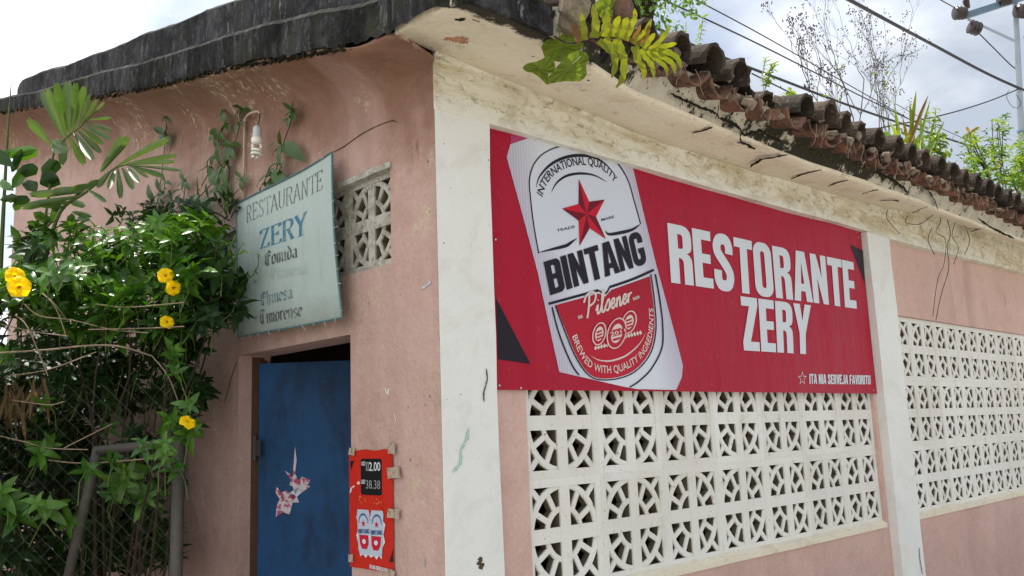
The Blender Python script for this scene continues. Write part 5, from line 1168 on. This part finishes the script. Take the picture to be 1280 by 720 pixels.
for (a_, c_, w) in (((470, 180), (320, 140), .055), ((520, 130), (640, 160), .05), ((380, 290), (250, 210), .07), ((390, 280), (440, 100), .05), ((330, 330), (200, 280), .05), ((440, 310), (680, 320), .05), ((370, 370), (300, 480), .05), ((420, 380), (470, 430), .055), ((200, 540), (80, 300), .06), ((190, 540), (100, 440), .05), ((215, 520), (250, 340), .04), ((440, 600), (520, 590), .05), ((400, 600), (300, 600), .04), ((340, 590), (460, 520), .045), ((560, 240), (500, 290), .06), ((590, 240), (680, 270), .065), ((540, 210), (690, 240), .035), ((640, 380), (770, 370), .04), ((620, 370), (560, 400), .045), ((640, 370), (640, 430), .05), ((120, 130), (60, 90), .07), ((110, 200), (150, 120), .06)):
    strap(at(*q6(*a_), 4.1), at(*q6(*c_), 4.05), w, bl, 'leaf', 'leaf_vine', blunt=.12)
b = MB(); b.tube(smooth_pts([at(0, 345, 4.1), at(5, 250, 4.1), at(10, 160, 4.1), at(14, 105, 4.1)], 5), [.012-.0105*k/15 for k in range(16)], 6); b.build('young_shoot', 'greenstem', bl)
# ---- hanging dry leaf clump
dl = thing('dry_leaf_clump', at(40, 500, 3.6), 'clump of dry brown hanging leaves inside the shrub, at the left edge', 'dry leaves')
for i in range(34):
    p = at(R_.uniform(2, 60), R_.uniform(468, 490), R_.uniform(3.5, 3.8)); q = p+Vector((R_.uniform(-.08, .08), R_.uniform(-.05, .05), -R_.uniform(.08, .22))); strap(p, q, .012, dl, 'dry_leaf', 'dryleaf', blunt=.1, n=4)
# ---- chain link fence panel in a pipe frame
fe = thing('wire_fence', (-.6, .9, 0), 'chain link fence panel in a grey pipe frame, overgrown by the shrub', 'fence')
PL = [at(222, 585, 3.25), at(222, 722, 3.25)]
p1 = Vector((PL[0].x, PL[0].y, 0)); top = at(224, 553, 3.25)
b = MB(); b.tube([Vector((top.x, top.y, 0)), Vector((top.x, top.y, top.z+.02))], .023, 14); b.build('post', 'pipe', fe, True)
A_, B_ = at(204, 555, 3.27), at(122, 563, 3.25)
b = MB(); b.tube([A_+(A_-B_)*.3, A_, B_, B_+Vector((-.012, 0, -.004))], .017, 12); b.build('top_rail', 'pipe', fe, True)
C_ = at(86, 718, 3.3); dn = C_-B_; b = MB(); b.tube([B_+Vector((0, 0, .008)), B_+dn*.5, C_, C_+dn*4], .018, 12); b.build('leaning_post', 'pipe', fe, True)
b = MB(); ex = (B_-A_).normalized(); ex.z = 0; ex.normalize(); o0 = Vector((top.x, top.y+.03, .2)); n_ = 46; s_ = .062
for fam in (1, -1):
    for i in range(-30, 60):
        pts = []
        for k in range(0, 61):
            z = k*s_*.5; xh = (i*s_+fam*k*s_*.5)
            if 0 <= xh <= 2.3 and z < 1.85-.2: pts.append(o0+ex*xh+Vector((0, .0045*((k % 2)*2-1)*fam, z)))
        if len(pts) > 1: b.tube(pts, .00065, 3, cap=False)
b.build('wire_mesh', 'wire', fe, kind='stuff')

# ============================================================ ROOF PLANTS
def pt3(x, y): return (640+x/5.536, y/5.536)
fern = thing('hanging_fern', at(700, 40, 2.75), 'yellow green lobed fern frond arching out from the roof corner above the banner', 'fern')
DF = 2.72
rach = smooth_pts([at(*pt3(290, 250), DF), at(*pt3(380, 295), DF-.02), at(*pt3(480, 290), DF-.04), at(*pt3(590, 262), DF-.06), at(*pt3(700, 258), DF-.08), at(*pt3(790, 285), DF-.09), at(*pt3(880, 330), DF-.10), at(*pt3(950, 345), DF-.10), at(*pt3(1010, 350), DF-.10)], 5)
b = MB(); b.tube(rach, [.0032-.0022*k/40 for k in range(41)], 6); b.build('stalk', 'stem', fern)
def lobe(pts, w, mat='fern', par=fern):
    w *= .56; P = smooth_pts([at(*pt3(x, y), DF-.04-.10*min(1, (x-300)/600)+dz) for x, y, dz in pts], 4); rows = []; n = len(P)
    for i, p in enumerate(P):
        t_ = (P[min(i+1, n-1)]-P[max(i-1, 0)]).normalized(); s0 = t_.cross(CPOS-p).normalized(); up = s0.cross(t_); tt = i/(n-1)
        ww = w/2*(1-.35*tt if tt < .75 else (1-.35*tt)*(1-(tt-.75)/.25*.75))*(1+.18*math.sin(i*2.1)); ww *= .8 if i == 0 else 1
        rows.append([p-s0*ww+up*ww*.5*math.sin(i*1.3), p, p+s0*ww+up*ww*.5*math.cos(i*1.7)])
    b = MB(); b.loft(rows, closed=False); b.build('leaflet', mat, par, True)
for pts, w, mt in (([(500, 280, 0), (498, 200, 0), (478, 90, 0)], .042, 'fern'), ([(570, 262, 0), (580, 160, 0), (560, 30, .02)], .05, 'fern'), ([(640, 255, 0), (655, 180, 0), (650, 95, .01)], .062, 'fern'), ([(690, 255, 0), (710, 190, 0), (745, 110, 0)], .05, 'fern'), ([(740, 265, 0), (770, 190, 0), (800, 120, 0)], .055, 'fern'), ([(790, 280, 0), (820, 200, 0), (850, 120, 0), (848, 58, 0)], .035, 'fern'),
               ([(850, 310, 0), (880, 260, 0), (930, 210, 0), (965, 130, 0)], .036, 'fern'), ([(900, 330, 0), (940, 290, 0), (990, 230, 0)], .040, 'fern'), ([(950, 345, 0), (1010, 300, 0), (1070, 220, 0), (1090, 180, 0)], .030, 'fern'), ([(1000, 350, 0), (1060, 320, 0), (1140, 300, 0)], .034, 'fern'), ([(1010, 350, 0), (1090, 365, 0), (1150, 410, 0), (1168, 470, 0)], .034, 'fern'), ([(960, 350, 0), (1040, 390, 0), (1110, 440, 0), (1130, 510, 0)], .034, 'fern'), ([(930, 350, 0), (990, 400, 0), (1060, 460, 0), (1075, 520, 0)], .030, 'fern'),
               ([(890, 340, 0), (930, 400, 0), (970, 460, 0), (985, 540, 0)], .034, 'fern'), ([(850, 320, 0), (870, 410, 0), (910, 480, 0), (915, 550, 0)], .042, 'fern'), ([(720, 265, 0), (750, 340, 0), (775, 420, 0), (765, 540, 0), (720, 605, 0)], .048, 'fern'), ([(640, 265, 0), (690, 340, 0), (715, 440, 0), (690, 540, 0)], .045, 'fern'), ([(600, 280, .0), (640, 320, 0), (680, 370, 0)], .035, 'fern'), ([(820, 290, 0), (860, 240, 0), (890, 170, 0)], .03, 'fern_old'), ([(870, 310, 0), (930, 250, 0), (950, 170, 0)], .03, 'fern_old'), ([(480, 290, .0), (440, 220, .02), (430, 160, .03)], .05, 'fern_old'), ([(780, 280, .02), (800, 230, .02), (790, 170, .02)], .04, 'fern_old')):
    lobe(pts, w, mt)
cg = thing('broad_leaf_seedling', at(700, 70, 2.78), 'three broad crinkled green leaves under the fern at the roof corner', 'plant')
def broad(outline, mid, d, mat='broad'):
    c = np.mean(np.array(outline), axis=0); b = MB(); vs, fs = [], []
    N = len(outline); rings = 4
    vs.append(at(*pt3(*c), d-.015))
    for r in range(1, rings+1):
        for i, (x, y) in enumerate(outline):
            t = r/rings; jag = 1+(.035*math.sin(i*7) if r == rings else 0); vs.append(at(*pt3(c[0]+(x-c[0])*t*jag, c[1]+(y-c[1])*t*jag), d+.012*math.sin(i*1.9+r)*t))
    for i in range(N): fs.append((0, 1+i, 1+(i+1) % N))
    for r in range(rings-1):
        for i in range(N): fs.append((1+r*N+i, 1+(r+1)*N+i, 1+(r+1)*N+(i+1) % N, 1+r*N+(i+1) % N))
    b.add(vs, fs); lf = b.build('leaf', mat, cg, True)
    b = MB(); b.tube([at(*pt3(*q), d-.024) for q in mid], .0016, 4); b.build('midrib', 'greenstem', lf)
def dense(o, k=3): o = [(x, y) for x, y in o]; q = sm2(o+[o[0]], k)[:-1]; return q
broad(dense([(75, 465), (110, 440), (180, 420), (230, 395), (275, 400), (300, 440), (295, 490), (250, 515), (265, 560), (245, 585), (195, 540), (140, 505), (100, 495)]), [(90, 470), (180, 470), (250, 520)], 2.68)
broad(dense([(250, 580), (262, 520), (310, 470), (360, 410), (430, 360), (500, 350), (530, 395), (510, 450), (520, 520), (470, 560), (390, 560), (330, 570)]), [(265, 570), (380, 480), (480, 390)], 2.66)
broad(dense([(200, 330), (240, 280), (310, 260), (400, 200), (470, 230), (500, 300), (470, 350), (400, 370), (345, 430), (290, 420), (230, 400)]), [(345, 420), (335, 330), (325, 200)], 2.80)
broad(dense([(580, 20), (640, -40), (720, -20), (700, 60), (690, 130), (620, 130), (590, 80)]), [(640, 120), (650, 20)], 2.85)
b = MB(); b.tube(smooth_pts([at(*pt3(*q), 2.72) for q in ((345, 430), (300, 480), (270, 540))], 3), .002, 5); b.tube(smooth_pts([at(*pt3(*q), 2.79) for q in ((322, 100), (318, 160), (320, 220))], 3), .0015, 5); b.build('stalk', 'greenstem', cg)

# background tree behind the roof
tr = thing('background_tree', (5.8, 7.5, 0), 'green tree top showing behind the roof above the hanging fern', 'tree')
tc_ = at(800, -30, 9); lv = []
b = MB(); b.tube([Vector((tc_.x, tc_.y, 0)), Vector((tc_.x+.1, tc_.y, tc_.z*.6)), tc_], [.12, .09, .04], 8)
b.build('trunk', 'stem', tr)
b = MB()
for i in range(22): e = tc_+Vector((R_.uniform(-.6, .6), R_.uniform(-.6, .6), R_.uniform(-.5, .6))); b.tube([tc_-Vector((0, 0, .8)), tc_.lerp(e, .5)+rv(.1), e], [.03, .018, .006], 5)
b.build('limbs', 'stem', tr)
for i in range(2600):
    u = rv(1)*R_.random()**.5; p = tc_+Vector((u.x*.80, u.y*.8, u.z*.66))
    if math.sin(p.x*9+1)*math.sin(p.y*8)*math.sin(p.z*10) < -.18: continue
    lv.append((R_.choice(LB['bush']), frame(p, rv(), rv(), R_.uniform(.05, .085)), 0))
merge(lv, 'crown', ['bush'], tr)
# weeds and shrubs rooted between the tiles
def roof_z(y): return 3.03+(y+.5)*SL+.06
def on_roof(px, y=-.15):   # foot of a plant at image column px, on the tiles
    for it in range(8):
        p = onY(px, 200, y)
    return Vector((p.x, y, roof_z(y)))
def sprout(px, py_top, y, label, mat='leaf_lime', n=7, size=.028, group='seedlings rooted between the roof tiles', py_b=None, stems=1, lean=0, name='seedling', cat='seedling'):
    base = on_roof(px, y); topp = onY(px+lean, py_top, y); t = thing(name, base, label, cat, group)
    for s_ in range(stems):
        e = topp+Vector((R_.uniform(-.05, .05), R_.uniform(-.04, .04), R_.uniform(-.05, 0)))*(1 if stems > 1 else 0); P = smooth_pts([base, base.lerp(e, .5)+Vector((R_.uniform(-.015, .015), 0, 0)), e], 4)
        b = MB(); b.tube(P, .0016, 4); b.build('stem', 'greenstem', t)
        for k in range(n):
            q = base.lerp(e, .25+.75*k/(n-1) if n > 1 else 1)
            for j in range(3): d = Vector((math.cos(k*1.9+j*2.1), math.sin(k*1.9+j*2.1)*.6, R_.uniform(-.1, .7))); link('leaf', R_.choice(LB[mat]), t, mw=frame(q, d, Vector((0, 0, 1))+rv(.4), size*R_.uniform(.7, 1.2)))
    return t
sprout(879, 22, -.30, 'slim seedling with lime leaves on the tiles right of the hanging fern', n=8, size=.022)
sprout(925, 78, -.25, 'tiny two leaved seedling between the third and fourth cover tiles', 'leaf_vine', n=3, size=.022)
sprout(962, 70, -.25, 'bushy lime seedling on the tiles left of the dead weed', n=8, size=.026, stems=3)
sprout(990, 105, -.3, 'small lime seedling in front of the dead weed', n=3, size=.035, stems=2)
sprout(1165, 140, -.2, 'lime seedling on the tiles right of the upright fern', n=7, size=.045, stems=3)
sprout(1172, 168, -.25, 'low yellowish plant on the tiles between the upright fern and the bushy shrub', n=6, size=.06, stems=3)
# dead branching weed
wd = thing('dead_weed', on_roof(1070, -.05), 'tall dead branching weed against the sky on the roof tiles', 'weed')
b = MB(); hd = MB(); tiny = []
def grow(p, d, L_, r, lev):
    n = 4; pts = [p]; q = p
    for i in range(n): q = q+d*L_/n+rv(.012*L_*4); pts.append(q)
    b.tube(pts, [r*(1-.35*i/n) for i in range(n+1)], 4, cap=False)
    if lev == 0:
        for _ in range(3): s_ = q+rv(.015); lump(hd, s_, (.0042, .0042, .006))
        return
    for k in range(R_.choice((2, 3, 3))):
        nd = (d+rv(.62)+Vector((0, 0, .12))); nd.y *= .6; nd.normalize(); grow(pts[R_.choice((2, 3, 4))], nd, L_*R_.uniform(.55, .8), r*.6, lev-1)
for (x0, tx, ty) in ((1052, 990, 30), (1068, 1040, 20), (1075, 1075, 5), (1062, 1020, 70), (1108, 1095, 40), (1118, 1120, 60), (1125, 1085, 90), (1112, 1110, 20)):
    p0 = on_roof(x0, -.05+R_.uniform(-.1, .1)); e = onY(tx, ty, p0.y); grow(p0, (e-p0).normalized(), (e-p0).length*.46, .0045, 4)
b.build('stems', 'weed', wd, kind='stuff'); hd.build('seed_heads', 'weed', wd, kind='stuff')
merge([(R_.choice(LB['leaf_lime']), frame(onY(R_.choice((1045, 1105, 1110))+R_.uniform(-12, 16), R_.uniform(70, 135), -.1), rv(), rv(), R_.uniform(.018, .034)), 0) for _ in range(46)], 'few_leaves', ['leaf_lime'], wd)
# upright yellow-green fern on the roof
rf = thing('roof_fern', on_roof(1135, -.15), 'upright yellow green fern clump growing on the roof tiles', 'fern')
for i, (x, y, mt) in enumerate([(1145, 112, 'fern'), (1160, 117, 'fern_old'), (1163, 122, 'leaf_lime'), (1137, 125, 'fern'), (1170, 140, 'leaf_lime'), (1150, 138, 'leaf_lime'), (1128, 145, 'fern_old'), (1118, 130, 'leaf_lime'), (1112, 150, 'leaf_lime'), (1175, 158, 'fern'), (1155, 160, 'leaf_lime'), (1140, 150, 'fern'), (1122, 165, 'leaf_lime'), (1105, 160, 'bush'), (1168, 170, 'leaf_lime'), (1147, 170, 'leaf_lime'), (1180, 150, 'leaf_lime'), (1133, 172, 'fern')]):
    yy = -.15+R_.uniform(-.1, .1); strap(on_roof(1140+R_.uniform(-12, 14), yy), onY(x, y, yy-.05), R_.uniform(.034, .05), rf, 'frond', mt, sag=.04, n=9, blunt=.2)
lv = [(R_.choice(LB['bush'] if R_.random() < .5 else LB['leaf_lime']), frame(onY(1135+R_.gauss(0, 30), 185+R_.uniform(-22, 22), -.15+R_.uniform(-.15, .15)), rv(), rv(), R_.uniform(.03, .05)), R_.choice((0, 1))) for _ in range(240)]
merge(lv, 'undergrowth', ['bush', 'leaf_lime'], rf)
# shrubs at the right
def bush(name, px, poly, label, mats, n, size, y=-.1, depth=.45):
    t = thing(name, on_roof(px, y), label, 'shrub', 'shrubs growing on the roof tiles'); lv = []; b = MB(); base = on_roof(px, y)
    tot = 0
    for (cx, cy, rx, ry, k) in poly:
        c = onY(cx, cy, y+depth*R_.random()); 
        for s_ in range(3): e = onY(cx+R_.uniform(-rx, rx)*.6, cy-ry*R_.uniform(.2, .9), y+.1); b.tube(smooth_pts([on_roof(px+R_.uniform(-14, 14), y), base.lerp(e, .5)+Vector((R_.uniform(-.06, .06), 0, 0)), e], 3), .0035, 4)
        for _ in range(k):
            u, v = R_.gauss(0, .48), R_.gauss(0, .48); p = onY(cx+u*rx, cy+v*ry, y+depth*R_.uniform(-.3, 1))
            ax = Vector((R_.uniform(-1, 1), R_.uniform(-1, .3), R_.uniform(-.2, 1))); mt = R_.randrange(len(mats))
            for j in range(5): lv.append((R_.choice(LB[mats[mt]]), frame(p+ax*.012*j, Vector((math.cos(j*2.4), math.sin(j*2.4), .2))+ax*.4, Vector((0, 0, 1))+rv(.5), size*R_.uniform(.7, 1.2)), mt))
    b.build('stems', 'stem', t, kind='stuff'); lv.sort(key=lambda q: (q[1].to_translation()-CPOS).length)
    for me, mw, k in lv[:60]: link('leaf', me, t, mw=mw)
    merge(lv[60:], 'foliage', mats, t); return t
bush('roof_shrub', 1245, [(1240, 195, 24, 30, 90), (1248, 165, 14, 18, 26), (1215, 200, 14, 24, 40), (1212, 178, 10, 14, 12), (1235, 222, 36, 14, 50)], 'bushy dark green shrub behind the tiles near the right edge', ['bush', 'leaf_vine', 'leaf_lime'], 0, .042, -.1, .5)
bush('roof_shrub', 1272, [(1275, 200, 14, 26, 50), (1268, 222, 22, 16, 46), (1278, 232, 12, 12, 30)], 'pale lime shrub at the right edge of the roof, in front of the pole', ['leaf_lime', 'bush'], 0, .055, -.2, .3)
bush('roof_shrub', 1335, [(1345, 215, 30, 30, 60)], 'dark shrub on the tiles past the right edge of the roof', ['bush', 'leaf_vine'], 0, .05, -.1, .4)
rt = thing('reddish_shoot', on_roof(1208, -.1), 'shoot with reddish young leaves left of the bushy roof shrub', 'shoot')
b = MB(); b.tube([on_roof(1212, -.1), onY(1212, 165, -.1)], .003, 5); b.build('stem', 'greenstem', rt)
for (tx, ty, mt) in ((1208, 158, 'fern_old'), (1224, 158, 'fern_old'), (1200, 172, 'leaf_lime'), (1205, 180, 'leaf_lime'), (1222, 172, 'leaf_lime'), (1213, 176, 'fern_old')): strap(onY(1212, 166, -.1), onY(tx, ty, -.12), .03, rt, 'leaf', mt, n=5, blunt=.15)

# ============================================================ POWER LINE
pole = thing('utility_pole', Vector((0, 0, 0)), 'grey utility pole with a blue crossarm and dark insulators at the top right', 'utility pole')
PT, PB_ = at(1268.5, 0, 24), at(1281, 240, 24); px_, py_ = PB_.x, PB_.y
foot_ = Vector((at(1279.5, 180, 24).x, at(1279.5, 180, 24).y, 0)); PT = Vector((foot_.x, foot_.y, PT.z))
pole.location = foot_; _W[pole.name] = Matrix.Translation(foot_)
lean_ = at(1269, 5, 24); lean_b = at(1279, 230, 24); dl_ = (lean_-lean_b); ft = lean_b-dl_*(lean_b.z/dl_.z); pole.location = ft; _W[pole.name] = Matrix.Translation(ft)
b = MB(); b.tube([ft, lean_b, lean_, lean_+dl_*.35], [.13, .10, .075, .06], 12); b.build('shaft', 'pole', pole, True)
a0_, a1_ = at(1206, 20, 23.8), at(1290, -7, 23.8)
def beam3(b, p, q, w, h):
    d = (q-p).normalized(); s_ = d.cross(Vector((0, 0, 1))).normalized(); u = s_.cross(d); c = [s_*sx*w/2+u*sz*h/2 for sx, sz in ((-1, -1), (1, -1), (1, 1), (-1, 1))]; b.loft([[p+k for k in c], [q+k for k in c]])
b = MB(); beam3(b, a0_, a1_, .12, .16); b.build('crossarm', 'armblue', pole)
b = MB(); beam3(b, at(1210, 24, 23.75), at(1268, 51, 23.8), .05, .05); b.build('brace', 'pole', pole)
b = MB(); beam3(b, at(1280, 47, 23.8), at(1292, 20, 23.8), .05, .05); b.build('brace', 'pole', pole)
b = MB(); b.tube([at(1272, 165, 23.85), at(1284, 165, 23.85)], .05, 8); b.build('band', 'armblue', pole)
def insul(px, py, d, r, ax, n=3):
    c = at(px, py, d); ax = Vector(ax).normalized(); b = MB(); pts = []; rr2 = []
    for k in range(n):
        o = ax*(k-(n-1)/2)*r*.55; pts += [c+o-ax*r*.26, c+o-ax*r*.10, c+o+ax*r*.10, c+o+ax*r*.26]; rr2 += [r*.35, r, r*.92, r*.35]
    b.tube(pts, rr2, 14); b.build('insulator', 'insul', pole, True)
insul(1200, 16, 23.7, .19, (1, -.7, .1)); insul(1218.5, 35, 23.6, .19, (.9, -.6, -.3)); insul(1208, 5, 23.8, .09, (0, 0, 1), 5); insul(1277, 14, 23.6, .19, (1, -.5, 0)); insul(1256, -2, 23.7, .19, (.8, -.6, .1))
def cable(pts, r, label):
    P = smooth_pts([at(x, y, d) for x, y, d in pts], 6); b = MB(); b.tube(P, r, 6); o = b.build('overhead_cable', 'cable'); tag(o, label, 'cable', 'overhead cables to the utility pole'); return o
cable([(815, -7, 12), (950, 56, 15), (1080, 122, 19), (1160, 160, 23)], .013, 'medium overhead cable crossing behind the fern tips and the dead weed')
cable([(855, -8, 12), (960, 48, 15), (1080, 117, 19), (1160, 162, 23)], .010, 'thin overhead cable, uppermost of the ones running down behind the dead weed')
cable([(790, 15, 12), (853, 51, 13), (980, 101, 16), (1087, 141, 19), (1202, 179, 23), (1260, 196, 26)], .024, 'thick black overhead cable just above the roof tiles')
cable([(940, 92, 14), (978, 111, 15), (1024, 134, 16.5), (1060, 155, 18)], .012, 'short stretch of lower cable just over the tiles below the thick black one')
cable([(1035, -14, 14), (1062, 0, 15), (1110, 26, 17), (1170, 58, 20), (1230, 90, 22.5), (1276, 111, 23.9), (1320, 128, 26)], .034, 'thick twisted cable running down to the pole from the top of the picture')
cable([(1100, 160, 20), (1160, 148, 21), (1200, 138, 22), (1240, 125, 23), (1276, 110, 23.9)], .017, 'sagging cable rising from the roof fern to the pole')
cable([(1150, -16, 20), (1176, 0, 21.5), (1192, 9, 23), (1200, 15, 23.7)], .014, 'thin cable from the top of the picture to the left insulator')
cable([(1219, 37, 23.6), (1240, 58, 23.8), (1262, 80, 24), (1271, 87, 24)], .016, 'thin cable slanting from the lower insulator to the pole')
cable([(1120, 130, 20), (1165, 155, 21), (1202, 172, 22), (1250, 196, 24)], .008, 'faint thin cable between the roof fern and the bushy shrub')
b = MB(); b.tube(smooth_pts([at(1262, 112, 23.9), at(1258, 120, 23.9), at(1264, 132, 23.9), at(1272, 135, 23.9), at(1276, 128, 23.9), at(1270, 118, 23.9)], 4), .007, 5); b.build('loose_wire', 'cable', pole)
bpy.context.view_layer.update()
